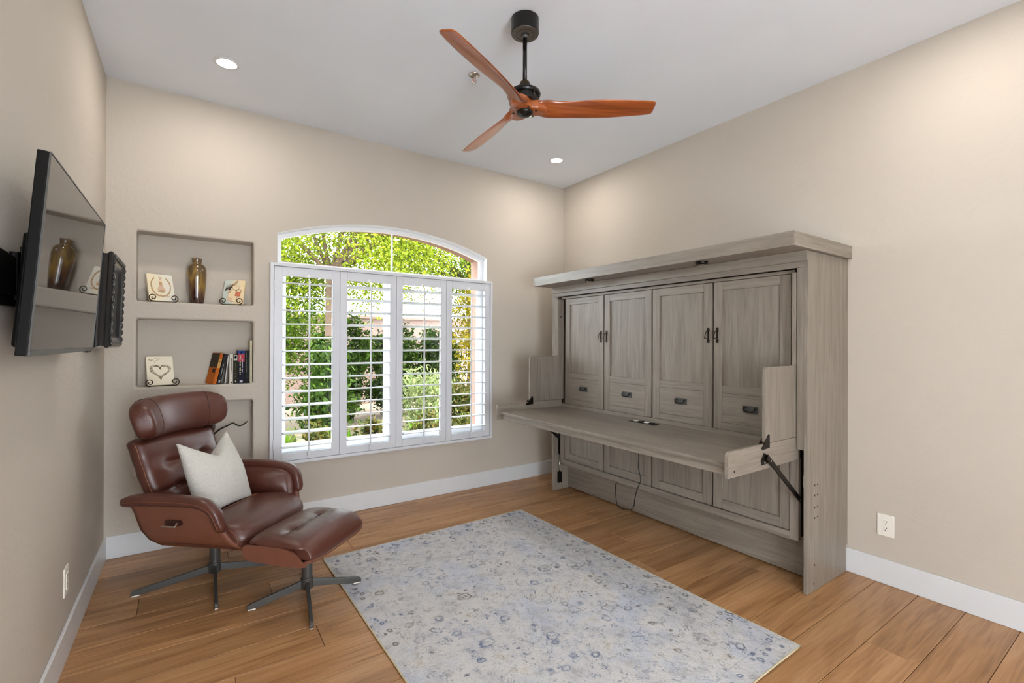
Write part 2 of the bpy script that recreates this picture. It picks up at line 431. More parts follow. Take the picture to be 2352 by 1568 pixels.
# ================================================================== ROOM SHELL
# floor: dark sub-floor slab with oak planks laid along the window wall
fl = struct('floor', MB().box(XL, XR, YR, D, -0.12, -0.016), 'subfloor', label='light brown oak plank floor')
PW = 0.194
joints = {0.694: [2.60], 0.888: [1.40], 1.082: [2.33], 1.276: [0.55, 2.90], 1.47: [2.865], 1.664: [1.3], 1.858: [2.34], 2.052: [0.154, 2.05],
          2.246: [0.507, 2.527], 2.44: [1.55], 2.634: [2.63], 2.828: [0.371, 2.1], 3.022: [-0.225, 1.7], 3.216: [0.9, 2.75], 3.41: [0.2, 1.95], 3.604: [1.05, 2.9], 3.798: [1.6]}
y = 0.5
while y > YR+0.01: y -= PW
k = 0
while y < D-0.001:
    key = min(joints, key=lambda q: abs(q-y))
    cuts = joints[key] if abs(key-y) < 0.01 else [XL+0.4+rnd.random()*1.3, XL+2.2+rnd.random()*1.2]
    xs = [XL]+sorted(cuts)+[XR]
    y0, y1 = max(y, YR)+0.0010, min(y+PW, D)-0.0010
    for a, b in zip(xs[:-1], xs[1:]):
        if b-a < 0.06 or y1-y0 < 0.01: continue
        struct('plank', MB().box(a+0.0010, b-0.0010, y0, y1, -0.016, 0.0), 'floor', fl, bev=0.0018, seg=1)
    y += PW; k += 1

def ceiling_mesh():
    return MB().box(XL-0.14, XR+0.14, YR-0.14, D+0.32, ZC, ZC+0.28)
struct('ceiling', ceiling_mesh(), 'ceiling', label='white textured ceiling')
DY0, DY1, DZ = -1.45, -1.0, 2.1      # unseen opening added in the left wall to let in fill daylight
struct('wall_left', MB().box(XL-0.14, XL, DY1, D+0.32, -0.12, ZC).box(XL-0.14, XL, YR-0.14, DY0, -0.12, ZC).box(XL-0.14, XL, DY0, DY1, DZ, ZC), 'wall', label='beige textured left wall')
struct('wall_right', MB().box(XR, XR+0.14, YR-0.14, D+0.32, -0.12, ZC), 'wall', label='beige textured right wall')
OX0, OX1, OZ = 0.10, 1.20, 2.1       # unseen opening added behind the camera so daylight fills the room
struct('wall_rear', MB().box(XL, OX0, YR-0.14, YR, -0.12, ZC).box(OX1, XR, YR-0.14, YR, -0.12, ZC).box(OX0, OX1, YR-0.14, YR, OZ, ZC), 'wall', label='beige wall behind the viewer with an opening added for fill daylight')

# ---- window wall with niches and arched opening
WX0, WX1, WZ0, WSP, WAP = 0.526, 2.359, 0.52, 2.194, 2.362
def arch_loop(ins=0.0, n=28):
    x0, x1 = WX0+ins, WX1-ins
    half = (WX1-WX0)/2; rise = WAP-WSP
    R = (half*half+rise*rise)/(2*rise); cx, cz = (WX0+WX1)/2, WAP-R
    r = R-ins
    pts = [(x0, WZ0+ins), (x1, WZ0+ins)]
    for i in range(n+1):
        x = x1+(x0-x1)*i/n
        pts.append((x, cz+math.sqrt(max(r*r-(x-cx)**2, 0))))
    return pts
NICHE = [(-0.300, 0.371, 1.642, 2.100), (-0.300, 0.371, 1.077, 1.526), (-0.300, 0.371, 0.511, 0.958)]
ND = 0.14
import bmesh
def build_wall_back():
    bm = bmesh.new()
    Y0, Y1 = D, D+0.32
    def loop(pts, y): return [bm.verts.new((p[0], y, p[1])) for p in pts]
    def edges(vs): return [bm.edges.new((vs[i], vs[(i+1) % len(vs)])) for i in range(len(vs))]
    outer = [(XL, -0.12), (XR, -0.12), (XR, ZC), (XL, ZC)]
    RB = 0.013
    fo = loop(outer, Y0); fw_ = loop(arch_loop(), Y0)
    nl = [loop(rrect(a-RB, b+RB, c-RB, d+RB, 0.016), Y0) for a, b, c, d in NICHE]
    es = edges(fo)+edges(fw_)
    for l in nl: es += edges(l)
    r = bmesh.ops.triangle_fill(bm, use_beauty=True, use_dissolve=False, edges=es, normal=(0, -1, 0))
    # exterior face
    bo = loop([(XL-0.14, -0.3), (XR+0.14, -0.3), (XR+0.14, ZC), (XL-0.14, ZC)], Y1); bw = loop(arch_loop(), Y1)
    r2_ = bmesh.ops.triangle_fill(bm, use_beauty=True, use_dissolve=False, edges=edges(bo)+edges(bw), normal=(0, 1, 0))
    ext = [g for g in r2_['geom'] if isinstance(g, bmesh.types.BMFace)]
    # window reveal
    rev = []
    n = len(fw_)
    mw = loop(arch_loop(), D+0.115)
    for i in range(n):
        j = (i+1) % n
        bm.faces.new((fw_[i], fw_[j], mw[j], mw[i]))
        rev.append(bm.faces.new((mw[i], mw[j], bw[j], bw[i])))
    # niches with rounded front edges
    for (a, b, c, d), l in zip(NICHE, nl):
        prev = l
        K = 5
        for k in range(1, K+1):
            t = math.pi/2*k/K
            off = RB*(1-math.sin(t)); dep = RB*(1-math.cos(t))
            cur = loop(rrect(a-off, b+off, c-off, d+off, 0.016), Y0+dep)
            for i in range(len(cur)):
                j = (i+1) % len(cur); f = bm.faces.new((prev[i], prev[j], cur[j], cur[i])); f.smooth = True
            prev = cur
        cur = loop(rrect(a, b, c, d, 0.016), Y0+ND)
        for i in range(len(cur)):
            j = (i+1) % len(cur); bm.faces.new((prev[i], prev[j], cur[j], cur[i]))
        bm.faces.new(cur)
    for f in ext+rev: f.material_index = 1
    bmesh.ops.recalc_face_normals(bm, faces=bm.faces[:])
    me = bpy.data.meshes.new('wall_back'); bm.to_mesh(me); bm.free()
    me.materials.append(M['wall']); me.materials.append(M['stucco'])
    o = bpy.data.objects.new('wall_back', me); C.objects.link(o)
    o['kind'] = 'structure'; o['label'] = 'beige window wall with three recessed niches'
    return o
build_wall_back()

# white painted lining of the window recess
A0, A1 = arch_loop(0.0005), arch_loop(0.004)
n = len(A0)
mb = MB()
rings = []
for yy in (D-0.0005, D+0.114):
    rings.append([(p[0], yy, p[1]) for p in A0]); rings.append([(p[0], yy, p[1]) for p in A1])
vs = rings[0]+rings[1]+rings[2]+rings[3]
fs = []
for i in range(n):
    j = (i+1) % n
    fs += [(i, j, n+j, n+i), (n+i, n+j, 3*n+j, 3*n+i), (2*n+i, 3*n+i, 3*n+j, 2*n+j), (i, 2*n+i, 2*n+j, j)]
struct('trim_1', mb.add(vs, fs), 'white', label='white painted arched window recess')

# window unit: arched transom above a two-sash slider
def window_unit():
    y0, y1 = D+0.075, D+0.112
    a0, a1 = arch_loop(0.005), arch_loop(0.038)
    n = len(a0); vs = []; fs = []
    for yy in (y0, y1):
        vs += [(p[0], yy, p[1]) for p in a0]+[(p[0], yy, p[1]) for p in a1]
    for i in range(n):
        j = (i+1) % n
        fs += [(i, j, n+j, n+i), (n+i, n+j, 3*n+j, 3*n+i), (2*n+i, 3*n+i, 3*n+j, 2*n+j), (i, 2*n+i, 2*n+j, j)]
    win = struct('window_1', MB().add(vs, fs), 'vinyl', label='arched white vinyl window with sliding sashes')
    xi0, xi1 = WX0+0.038, WX1-0.038
    cx = (xi0+xi1)/2
    zt = 1.965
    struct('transom', MB().box(xi0-0.003, xi1+0.003, y0+0.002, y1-0.002, zt-0.03, zt+0.03), 'vinyl', win, bev=0.002)
    gl = [(p[0], p[1]) for p in arch_loop(0.036) if p[1] > zt]
    struct('arched_pane', MB().prism([(xi0, zt)] + gl[::-1] + [(xi1, zt)], 'y', D+0.094, D+0.097), 'glass', win)
    struct('muntin', MB().box(cx-0.007, cx+0.007, D+0.088, D+0.104, zt+0.028, WAP-0.03), 'vinyl', win)
    for x0, x1, yo in ((xi0, cx+0.03, 0.0), (cx-0.02, xi1, -0.02)):
        zb, zz = WZ0+0.036, zt-0.03
        fw2 = 0.036
        m2 = MB().box(x0, x0+fw2, y0+0.01+yo, y0+0.03+yo, zb, zz).box(x1-fw2, x1, y0+0.01+yo, y0+0.03+yo, zb, zz)
        m2.box(x0+fw2, x1-fw2, y0+0.01+yo, y0+0.03+yo, zb, zb+fw2).box(x0+fw2, x1-fw2, y0+0.01+yo, y0+0.03+yo, zz-fw2, zz)
        sa = struct('sash', m2, 'vinyl', win, bev=0.002)
        struct('pane', MB().box(x0+fw2-0.002, x1-fw2+0.002, y0+0.018+yo, y0+0.021+yo, zb+fw2-0.002, zz-fw2+0.002), 'glass', sa)
    struct('meeting_stile', MB().box(cx-0.078, cx-0.021, y0-0.004, y0+0.009, WZ0+0.040, zt-0.031), 'vinyl', win, bev=0.002)
    struct('sash_latch', MB().box(cx-0.006, cx+0.01, y0-0.025, y0-0.011, 1.62, 1.70), 'vinyl', win, bev=0.002)
    struct('sash_latch', MB().box(cx-0.006, cx+0.01, y0-0.025, y0-0.011, 0.80, 0.88), 'vinyl', win, bev=0.002)
window_unit()

# baseboards
BH, BT = 0.142, 0.014
struct('baseboard_back', MB().box(XL, XR, D-BT, D-0.0005, 0.0005, BH), 'white', bev=0.003)
struct('baseboard_left', MB().box(XL+0.0005, XL+BT, DY1, D-BT-0.001, 0.0005, BH), 'white', bev=0.003)
struct('baseboard_right', MB().box(XR-BT, XR-0.0005, YR, D-BT-0.001, 0.0005, BH), 'white', bev=0.003)

# ================================================================== SHUTTERS
def shutters():
    x0, x1, z0, z1 = 0.475, 2.392, 0.463, 1.966
    t = thing('plantation_shutters', 'white wooden plantation shutters with four hinged louvred panels across the window', 'shutters', ((x0+x1)/2, D, z0))
    fwid = 0.024
    yA, yB = D-0.052, D-0.0008
    m = MB().box(x0, x0+fwid, yA, yB, z0, z1).box(x1-fwid, x1, yA, yB, z0, z1).box(x0+fwid, x1-fwid, yA, yB, z0, z0+fwid).box(x0+fwid, x1-fwid, yA, yB, z1-fwid, z1)
    obj('frame', m, 'shutter', t, bev=0.003, world=True)
    xs = [x0+fwid+0.002, 0.972, 1.437, 1.905, x1-fwid-0.002]
    tilts = [2.5, -7.0, -7.5, -4.5]
    zb, zt = z0+fwid+0.002, z1-fwid-0.002
    ymid = D-0.030
    sw, rt_, rb = 0.056, 0.068, 0.054
    oz0, oz1 = zb+rb, zt-rt_
    nl = 13; pitch = (oz1-oz0)/nl
    for k in range(4):
        a, b = xs[k]+0.0012, xs[k+1]-0.0012
        h = 0.0135
        m = MB().box(a, a+sw, ymid-h, ymid+h, zb, zt).box(b-sw, b, ymid-h, ymid+h, zb, zt)
        m.box(a+sw, b-sw, ymid-h, ymid+h, zb, oz0).box(a+sw, b-sw, ymid-h, ymid+h, oz1, zt)
        p = obj('panel', m, 'shutter', t, bev=0.002, world=True)
        ang = math.radians(tilts[k]); ca, sa = math.cos(ang), math.sin(ang)
        for i in range(nl):
            zc = oz0+pitch*(i+0.5)
            prof = []
            for j in range(14):
                q = 2*math.pi*j/14
                yy, zz = 0.0545*math.cos(q), 0.0058*math.sin(q)
                prof.append((ymid+yy*ca-zz*sa, zc+yy*sa+zz*ca))
            obj('louver', MB().prism(prof, 'x', a+sw+0.0015, b-sw-0.0015), 'shutter', p, world=True, smooth=False)
        rodx = (a+b)/2
        obj('tilt_rod', MB().prism(rrect(rodx-0.0055, rodx+0.0055, ymid-0.069, ymid-0.056, 0.003), 'z', oz0-0.032, oz1-0.028), 'shutter', p, world=True)
        # little mouse-hole notch plate above the rod
        obj('rod_notch', MB().prism(arc(rodx, oz1+0.014, 0.009, 0, 180, 8)+[(rodx-0.009, oz1), (rodx+0.009, oz1)], 'y', ymid-h-0.0012, ymid-h+0.0006), 'vinyl', p, world=True)
    for zz in (z0+0.16, (z0+z1)/2+0.03, z1-0.17):
        for xx in (x0+fwid, x1-fwid):
            obj('hinge', MB().prism(rrect(xx-0.004, xx+0.004, yA-0.006, yA+0.003, 0.003), 'z', zz-0.035, zz+0.035), 'shutter', t, world=True)
shutters()

# ================================================================== FOLD-DOWN DESK / WALL BED CABINET
def wall_bed():
    Y0, Y1 = 1.228, 3.447
    XF = 2.80
    XB = XR-0.0012
    t = thing('wall_bed_cabinet', 'grey-brown wood wall bed cabinet with fold-down desk against the right wall', 'cabinet', ((XF+XB)/2, (Y0+Y1)/2, 0))
    P = lambda name, mb, mat, parent=t, **kw: obj(name, mb, mat, parent, world=True, **kw)
    # side panels, notched at the wall for the baseboard
    for a, b in ((Y0, Y0+0.020), (Y1-0.020, Y1)):
        poly = [(XF, 0.0008), (XR-BT-0.001, 0.0008), (XR-BT-0.001, BH+0.012), (XB, BH+0.022), (XB, 1.896), (XF, 1.896)]
        sp = P('side_panel', MB().prism(poly, 'y', a, b), 'cab_z', bev=0.0015)
        if a == Y0:
            for x, z in ((2.885, .590), (2.921, .589), (2.885, .533), (2.921, .532), (2.885, .465), (2.921, .466), (2.885, .407), (2.921, .409), (2.884, .145), (2.877, .043)):
                P('screw_cap', MB().prism([(x+0.0055*math.cos(q*0.785), z+0.0055*math.sin(q*0.785)) for q in range(8)], 'y', Y0-0.0012, Y0+0.001), 'bronze', sp)
    # crown shelf
    P('crown', MB().box(2.600, XB, Y0-0.004, Y1+0.004, 1.897, 1.974), 'cab_y', bev=0.0015)
    P('crown_return', MB().box(2.6001, XB, Y0-0.022, Y0-0.0042, 1.897, 1.974), 'cab_x', bev=0.0015)
    P('crown_return', MB().box(2.6001, XB, Y1+0.0042, Y1+0.022, 1.897, 1.974), 'cab_x', bev=0.0015)
    P('fascia', MB().box(2.788, 2.7995, Y0+0.002, Y1-0.002, 1.838, 1.8965), 'cab_y', bev=0.0015)
    P('header_rail', MB().box(2.802, 2.825, Y0+0.0205, Y1-0.0205, 1.806, 1.8965), 'cab_y', bev=0.0015)
    # face stiles either side
    for a, b in ((Y0+0.0205, Y0+0.059), (Y1-0.059, Y1-0.0205)):
        P('face_stile', MB().box(2.802, 2.822, a, b, 0.79, 1.805), 'cab_z', bev=0.0015)
    # kick board under the bed
    P('kick_board', MB().box(2.985, 3.005, Y0+0.0205, Y1-0.0205, 0.012, 0.30), 'cab_y', bev=0.0015)
    # bed box behind the doors (core coloured dark to stand for shade in the gaps)
    P('bed_box', MB().box(2.877, 3.20, 1.300, 3.375, 0.275, 1.795), 'cab_dark')
    # bed frame around the doors
    yb0, yb1 = 1.3115, 3.3635
    fr = MB().box(2.846, 2.876, yb0-0.016, yb0+0.030, 0.262, 0.728)
    P('bed_frame_stile', fr, 'cab_z', bev=0.0015)
    P('bed_frame_stile', MB().box(2.846, 2.876, yb1-0.030, yb1+0.016, 0.262, 0.728), 'cab_z', bev=0.0015)
    P('bed_frame_rail', MB().box(2.838, 2.876, yb0+0.0305, yb1-0.0305, 0.262, 0.306), 'cab_y', bev=0.0015)
    P('bed_frame_top_rail', MB().box(2.842, 2.876, yb0+0.002, yb1-0.002, 1.784, 1.803), 'cab_y', bev=0.0015)
    P('desk_back_rail', MB().box(2.846, 2.876, yb0+0.002, yb1-0.002, 0.790, 0.822), 'cab_y', bev=0.0015)
    # doors
    dw, gap = 0.486, 0.0135
    ys = [1.3425+i*(dw+gap) for i in range(4)]
    for i, ya in enumerate(ys):
        yb = ya+dw
        xf, xb_ = 2.856, 2.8765
        st = 0.061
        za, zb = 0.8235, 1.782
        d = P('door', MB().box(xf+0.012, xb_-0.001, ya+st-0.004, yb-st+0.004, 1.1075, zb-0.0545), 'cab_z')
        P('stile', MB().box(xf, xb_, ya, ya+st, za, zb), 'cab_z', d, bev=0.0012)
        P('stile', MB().box(xf, xb_, yb-st, yb, za, zb), 'cab_z', d, bev=0.0012)
        P('top_rail', MB().box(xf, xb_, ya+st+0.0006, yb-st-0.0006, zb-0.055, zb), 'cab_y', d, bev=0.0012)
        P('middle_rail', MB().box(xf, xb_, ya+st+0.0006, yb-st-0.0006, 1.0585, 1.108), 'cab_y', d, bev=0.0012)
        P('drawer_front', MB().box(xf+0.0005, xb_, ya+st+0.0006, yb-st-0.0006, 0.870, 1.0570), 'cab_y', d, bev=0.0012)
        P('bottom_rail', MB().box(xf, xb_, ya+st+0.0006, yb-st-0.0006, za, 0.8685), 'cab_y', d, bev=0.0012)
        # swinging door pull near the meeting edges: pairs 0-1 and 2-3
        px = (yb-0.026) if i in (0, 2) else (ya+0.026)
        zc = 1.433
        pl = MB().prism(rrect(px-0.009, px+0.009, zc+0.024, zc+0.050, 0.003), 'x', xf-0.004, xf+0.0005)
        pl.prism(rrect(px-0.009, px+0.009, zc-0.050, zc-0.026, 0.003), 'x', xf-0.004, xf+0.0005)
        pl.box(xf-0.0045, xf+0.0005, px-0.005, px+0.005, zc-0.030, zc+0.030)
        pl.tube([(xf-0.003, px, zc+0.026), (xf-0.014, px, zc+0.026)], 0.005, 8)
        hd = P('door_pull', pl, 'bronze', d)
        ring = [(xf-0.013, px-0.006, zc+0.030), (xf-0.013, px+0.006, zc+0.030), (xf-0.024, px+0.015, zc-0.018), (xf-0.024, px-0.015, zc-0.018)]
        P('pull_ring', MB().ring([tuple(Vector(ring[j]).lerp(Vector(ring[(j+1) % 4]), f)) for j in range(4) for f in (0, 0.5)], 0.0028, 6), 'bronze', hd)
        # bail pull on the drawer front
        yc, zc = (ya+yb)/2-(0.004), 0.972
        bp = MB().prism(rrect(yc-0.049, yc+0.049, zc-0.022, zc+0.022, 0.003), 'x', xf-0.0025, xf+0.0005)
        for q in (-1, 1): bp.tube([(xf-0.002, yc+q*0.032, zc+0.010), (xf-0.016, yc+q*0.032, zc+0.010)], 0.006, 8)
        bh = P('drawer_pull', bp, 'gunmetal', d)
        path = [(xf-0.014, yc-0.032, zc+0.012)]+[(xf-0.016-0.003*math.sin(a_), yc-0.038*math.cos(a_), zc+0.004-0.018*math.sin(a_)) for a_ in [math.pi*k_/8 for k_ in range(9)]]+[(xf-0.014, yc+0.032, zc+0.012)]
        P('bail', MB().tube(path, 0.0038, 8), 'blackmetal', bh, smooth=True)
        # lower continuation of the door under the desk
        zl0, zl1 = 0.3075, 0.730
        ld = P('lower_door', MB().box(xf+0.012, xb_-0.001, ya+st-0.004, yb-st+0.004, zl0+0.057, zl1), 'cab_z')
        P('stile', MB().box(xf, xb_, ya, ya+st, zl0, zl1), 'cab_z', ld, bev=0.0012)
        P('stile', MB().box(xf, xb_, yb-st, yb, zl0, zl1), 'cab_z', ld, bev=0.0012)
        P('bottom_rail', MB().box(xf, xb_, ya+st+0.0006, yb-st-0.0006, zl0, zl0+0.058), 'cab_y', ld, bev=0.0012)
    # fold-down desk
    dk = P('desk_top', MB().box(2.165, 2.8455, 1.3105, 3.3645, 0.772, 0.795), 'cab_y', bev=0.002)
    P('desk_apron', MB().box(2.176, 2.196, 1.3105, 3.3645, 0.732, 0.7715), 'cab_y', bev=0.0015)
    P('desk_rear_rail', MB().box(2.80, 2.82, 1.3105, 3.3645, 0.732, 0.7715), 'cab_y')
    for yo, yi in ((1.290, 1.310), (3.385, 3.365)):
        a, b = min(yo, yi), max(yo, yi)
        poly = [(2.850, 0.727), (2.850, 0.857)] + [(2.480, 0.857)] + arc(2.137+0.03, 0.857-0.03, 0.03, 90, 180, 5) + [(2.137, 0.727)]
        ds = P('desk_side', MB().prism(poly, 'y', a, b), 'cab_x', bev=0.002)
        wp = [(2.870, 0.8585), (2.870, 1.782), (2.797, 1.782)] + [(2.797-0.02*(1-math.cos(q)), 1.258+0.02*(1-math.sin(q))) for q in [math.pi/2*k_/4 for k_ in range(5)]] \
            + arc(2.480+0.022, 1.258-0.022, 0.022, 90, 180, 5) + [(2.480, 0.8585)]
        P('wing_panel', MB().prism(wp, 'y', a, b), 'cab_z', bev=0.002)
        s = -1 if yo < 2 else 1
        # triangular stop plate where wing meets desk
        for yy, dx in ((yo+s*0.002, 0.0), (yi-s*0.002, 0.0)):
            tri = [(2.505, 0.905), (2.515, 0.900), (2.515, 0.835), (2.445, 0.830), (2.437, 0.838), (2.480, 0.880)]
            P('stop_plate', MB().prism(tri, 'y', yy-0.0018, yy+0.0018), 'bronze', ds)
        # folding brace under the desk
        yb_ = yo+s*0.010
        br = MB()
        p0, p1 = Vector((2.475, 0, 0.792)), Vector((2.838, 0, 0.498))
        dv = (p1-p0).normalized(); nv = Vector((-dv.z, 0, dv.x))
        q = [p0-nv*0.014, p1-nv*0.012, p1+nv*0.012, p0+nv*0.014]
        br.prism([(v.x, v.z) for v in q], 'y', yb_-0.0035, yb_+0.0035)
        ba = P('brace', br, 'bronze', bev=0.001)
        P('brace_bracket', MB().prism([(2.430, 0.775), (2.462, 0.812), (2.486, 0.800), (2.500, 0.755), (2.440, 0.752)], 'y', yo+s*0.0032, yo-s*0.0006), 'bronze', ba)
        for x, z in ((2.445, 0.768), (2.505, 0.768), (2.832, 0.503)):
            P('rivet', MB().prism([(x+0.006*math.cos(k_*0.785), z+0.006*math.sin(k_*0.785)) for k_ in range(8)], 'y', yb_+s*0.0034, yb_+s*0.006), 'chrome', ba)
        P('bolt_cap', MB().prism([(2.190+0.006*math.cos(k_*0.785), 0.755+0.006*math.sin(k_*0.785)) for k_ in range(8)], 'y', yo-s*0.0005, yo+s*0.0014), 'bronze', ds)
        # gas strut down the inside of the side panel
        ys_ = (Y0+0.034) if s < 0 else (Y1-0.034)
        gs = MB().tube([(2.852, ys_, 0.66), (2.860, ys_, 0.34)], 0.0095, 10)
        g = P('gas_strut', gs, 'blackmetal', smooth=True)
        P('strut_rod', MB().tube([(2.860, ys_, 0.35), (2.868, ys_, 0.10)], 0.0045, 8), 'chrome', g, smooth=True)
        P('strut_bracket', MB().box(2.85, 2.885, ys_-0.012, ys_+0.0128 if s > 0 else ys_+0.012, 0.07, 0.17), 'blackmetal', g, bev=0.002)
        P('sticker', MB().prism([(2.8535+0.011*math.cos(k_*0.628), ys_+0.011*math.sin(k_*0.628)) for k_ in range(10)], 'z', 0.575, 0.64), 'plate', g)
    # leveller screw hole marks on wings
    P('screw', MB().prism([(2.8395+0, 0)] and [(2.835+0.006*math.cos(k_*0.785), 1.62+0.006*math.sin(k_*0.785)) for k_ in range(8)], 'y', 3.3635, 3.3655), 'bronze')
    # two puck lights under the crown shelf
    for yy in (1.791, 2.809):
        pk = P('puck_light', MB().lathe([(0.036, 0.0), (0.037, -0.006), (0.034, -0.016), (0.026, -0.019)], (2.665, yy, 1.8965), 24), 'bronze', smooth=True)
        P('puck_lens', MB().lathe([(0.024, -0.0188), (0.022, -0.021)], (2.665, yy, 1.8965), 20), 'chrome', pk)
    # pop-up power strip let into the desk
    ps = P('power_grommet', MB().box(2.722, 2.790, 2.212, 2.440, 0.7952, 0.7985), 'bronze', bev=0.001)
    for k_ in range(4):
        P('socket', MB().box(2.742, 2.772, 2.236+k_*0.048, 2.266+k_*0.048, 0.7985, 0.8045), 'plate' if k_ % 2 else 'black', ps, bev=0.001)
wall_bed()

cord = [(2.72, 2.430, 0.770), (2.80, 2.434, 0.66), (2.828, 2.434, 0.529), (2.830, 2.437, 0.432), (2.828, 2.416, 0.360), (2.826, 2.415, 0.327), (2.826, 2.447, 0.258), (2.83, 2.472, 0.180),
        (2.85, 2.500, 0.110), (2.88, 2.56, 0.062), (2.90, 2.63, 0.036), (2.91, 2.70, 0.030), (2.905, 2.725, 0.055), (2.90, 2.735, 0.130), (2.90, 2.735, 0.215), (2.93, 2.72, 0.262), (2.96, 2.70, 0.268)]
def smooth_path(pts, n=6):
    pts = [Vector(p) for p in pts]; out = []
    for i in range(len(pts)-1):
        p0, p1, p2, p3 = pts[max(i-1, 0)], pts[i], pts[i+1], pts[min(i+2, len(pts)-1)]
        for k in range(n):
            t = k/n
            out.append(0.5*((2*p1)+(-p0+p2)*t+(2*p0-5*p1+4*p2-p3)*t*t+(-p0+3*p1-3*p2+p3)*t**3))
    out.append(pts[-1]); return out
tag(obj('power_cord', MB().tube(smooth_path(cord), 0.0036, 8), 'rubber', smooth=True), 'thin black power cord hanging in a loop below the fold-down desk', 'cord')

# ================================================================== CEILING FAN
def fan():
    cx, cy = 1.414, 1.973
    t = thing('ceiling_fan', 'ceiling fan with three carved brown wooden blades on a black downrod', 'ceiling fan', (cx, cy, ZC))
    can = obj('canopy', MB().lathe([(0.060, -0.0005), (0.071, -0.004), (0.072, -0.072), (0.070, -0.080), (0.066, -0.0805)], (0, 0, 0), 40), 'fanblack', t, smooth=False, bev=0.0)
    obj('canopy_plate', MB().lathe([(0.069, -0.079), (0.067, -0.0825), (0.046, -0.0835), (0.0455, -0.080), (0.0435, -0.080), (0.043, -0.0838), (0.022, -0.0845), (0.020, -0.081)], (0, 0, 0), 40), 'canopyplate', can)
    obj('canopy_ball', MB().lathe([(0.015, -0.084), (0.019, -0.090), (0.015, -0.099), (0.011, -0.102)], (0, 0, 0), 20), 'gunmetal', can, smooth=True)
    obj('downrod', MB().lathe([(0.011, -0.088), (0.011, -0.340)], (0, 0, 0), 16), 'fanblack', t, smooth=True)
    obj('coupling', MB().lathe([(0.013, -0.322), (0.024, -0.328), (0.030, -0.345), (0.031, -0.372)], (0, 0, 0), 24), 'fanbronze', t, smooth=True)
    mo = obj('motor_housing', MB().lathe([(0.032, -0.366), (0.064, -0.371), (0.079, -0.381), (0.082, -0.392), (0.079, -0.400), (0.068, -0.400), (0.068, -0.428), (0.079, -0.428), (0.079, -0.440), (0.060, -0.444)], (0, 0, 0), 36), 'fanblack', t)
    for k in range(3):
        a = k*2.09+0.6
        obj('vent_post', MB().tube([(0.076*math.cos(a), 0.076*math.sin(a), -0.398), (0.076*math.cos(a), 0.076*math.sin(a), -0.430)], 0.003, 6), 'fanbronze', mo)
    zb = 2.590-ZC
    # hub carved as a three-lobed disc
    ring = []
    hub = []
    for zz, k in ((0.024, 0.93), (0.018, 1.0), (-0.014, 1.0), (-0.022, 0.90)):
        hub.append([((0.088+0.030*math.cos(3*(a-math.radians(-31.8))))*k*math.cos(a), (0.088+0.030*math.cos(3*(a-math.radians(-31.8))))*k*math.sin(a), zb+zz) for a in [2*math.pi*j/48 for j in range(48)]])
    obj('hub', MB().loft(hub), 'fanwood', t, smooth=True, bev=0.003)
    st = [(.040, .060, 4, .030, .000), (.070, .120, 10, .034, .002), (.100, .122, 18, .032, .005), (.140, .112, 24, .028, .009), (.190, .108, 24, .022, .012), (.260, .116, 20, .017, .008), (.350, .130, 17, .014, .002), (.450, .132, 15, .012, -.004), (.550, .124, 13, .011, -.010), (.620, .113, 12, .010, -.013), (.652, .104, 12, .009, -.014), (.666, .090, 12, .008, -.013), (.671, .066, 12, .006, -.010)]
    def interp(q):
        for i in range(len(st)-1):
            if st[i][0] <= q <= st[i+1][0]:
                f = (q-st[i][0])/(st[i+1][0]-st[i][0]); f = f
                return [st[i][j]+(st[i+1][j]-st[i][j])*f for j in range(5)]
        return st[-1]
    rr = [.040, .055, .070, .085, .100, .120, .140, .165, .190, .225, .26, .30, .35, .40, .45, .50, .55, .59, .62, .64, .652, .660, .666, .671]
    for az in (-31.8, 88.2, 208.2):
        rings = []
        for q in rr:
            r_, ch, pit, th, off = interp(q)
            pit += 4 if q > 0.1 else 0; ch *= 0.9; a = -math.radians(pit); ca, sa = math.cos(a), math.sin(a)
            zc = zb+0.010*(q/0.67)**2
            sec = []
            for j in range(20):
                w_ = 2*math.pi*j/20
                cy_ = math.copysign(abs(math.cos(w_))**0.8, math.cos(w_))*ch/2
                cz_ = math.sin(w_)*th/2
                sec.append((q, off+cy_*ca-cz_*sa, zc+cy_*sa+cz_*ca))
            rings.append(sec)
        b = obj('blade', MB().loft(rings), 'fanwood', t, smooth=True)
        b.rotation_euler = (0, 0, math.radians(az))
    obj('hub_cap', MB().lathe([(0.042, -0.018), (0.043, -0.026), (0.039, -0.034), (0.028, -0.041), (0.012, -0.045), (0.001, -0.0455)], (0, 0, zb), 32), 'fanblack', t, smooth=True)
    for k in range(6):
        a = math.radians(60*k+12)
        obj('hub_screw', MB().lathe([(0.0065, -0.0205), (0.0065, -0.0245), (0.003, -0.0250)], (0.060*math.cos(a), 0.060*math.sin(a), zb), 12), 'fanbronze', t)
fan()

# ================================================================== CEILING LIGHTS AND SPRINKLER
def downlight(x, y, label):
    t = thing('recessed_light', label, 'ceiling light', (x, y, ZC), group='recessed ceiling lights')
    obj('trim_ring', MB().lathe([(0.052, -0.006), (0.056, -0.0005), (0.070, -0.0005), (0.0705, -0.004), (0.062, -0.009), (0.053, -0.0075)], (0, 0, 0), 36, cap=False), 'white', t, smooth=True)
    obj('lens', MB().lathe([(0.001, -0.0062), (0.053, -0.0060), (0.053, -0.0015), (0.001, -0.0015)], (0, 0, 0), 32), 'lens', t)
    ld = bpy.data.lights.new('lamp', 'AREA'); ld.shape = 'DISK'; ld.size = 0.10; ld.energy = LAMP_WATTS; ld.color = (1.0, 0.93, 0.84)
    lo = bpy.data.objects.new('lamp', ld); C.objects.link(lo); lo.parent = t; lo.location = (0, 0, -0.010)
downlight(0.166, 3.30, 'round recessed ceiling light above the niches')
downlight(2.748, 3.333, 'round recessed ceiling light in the corner above the cabinet')
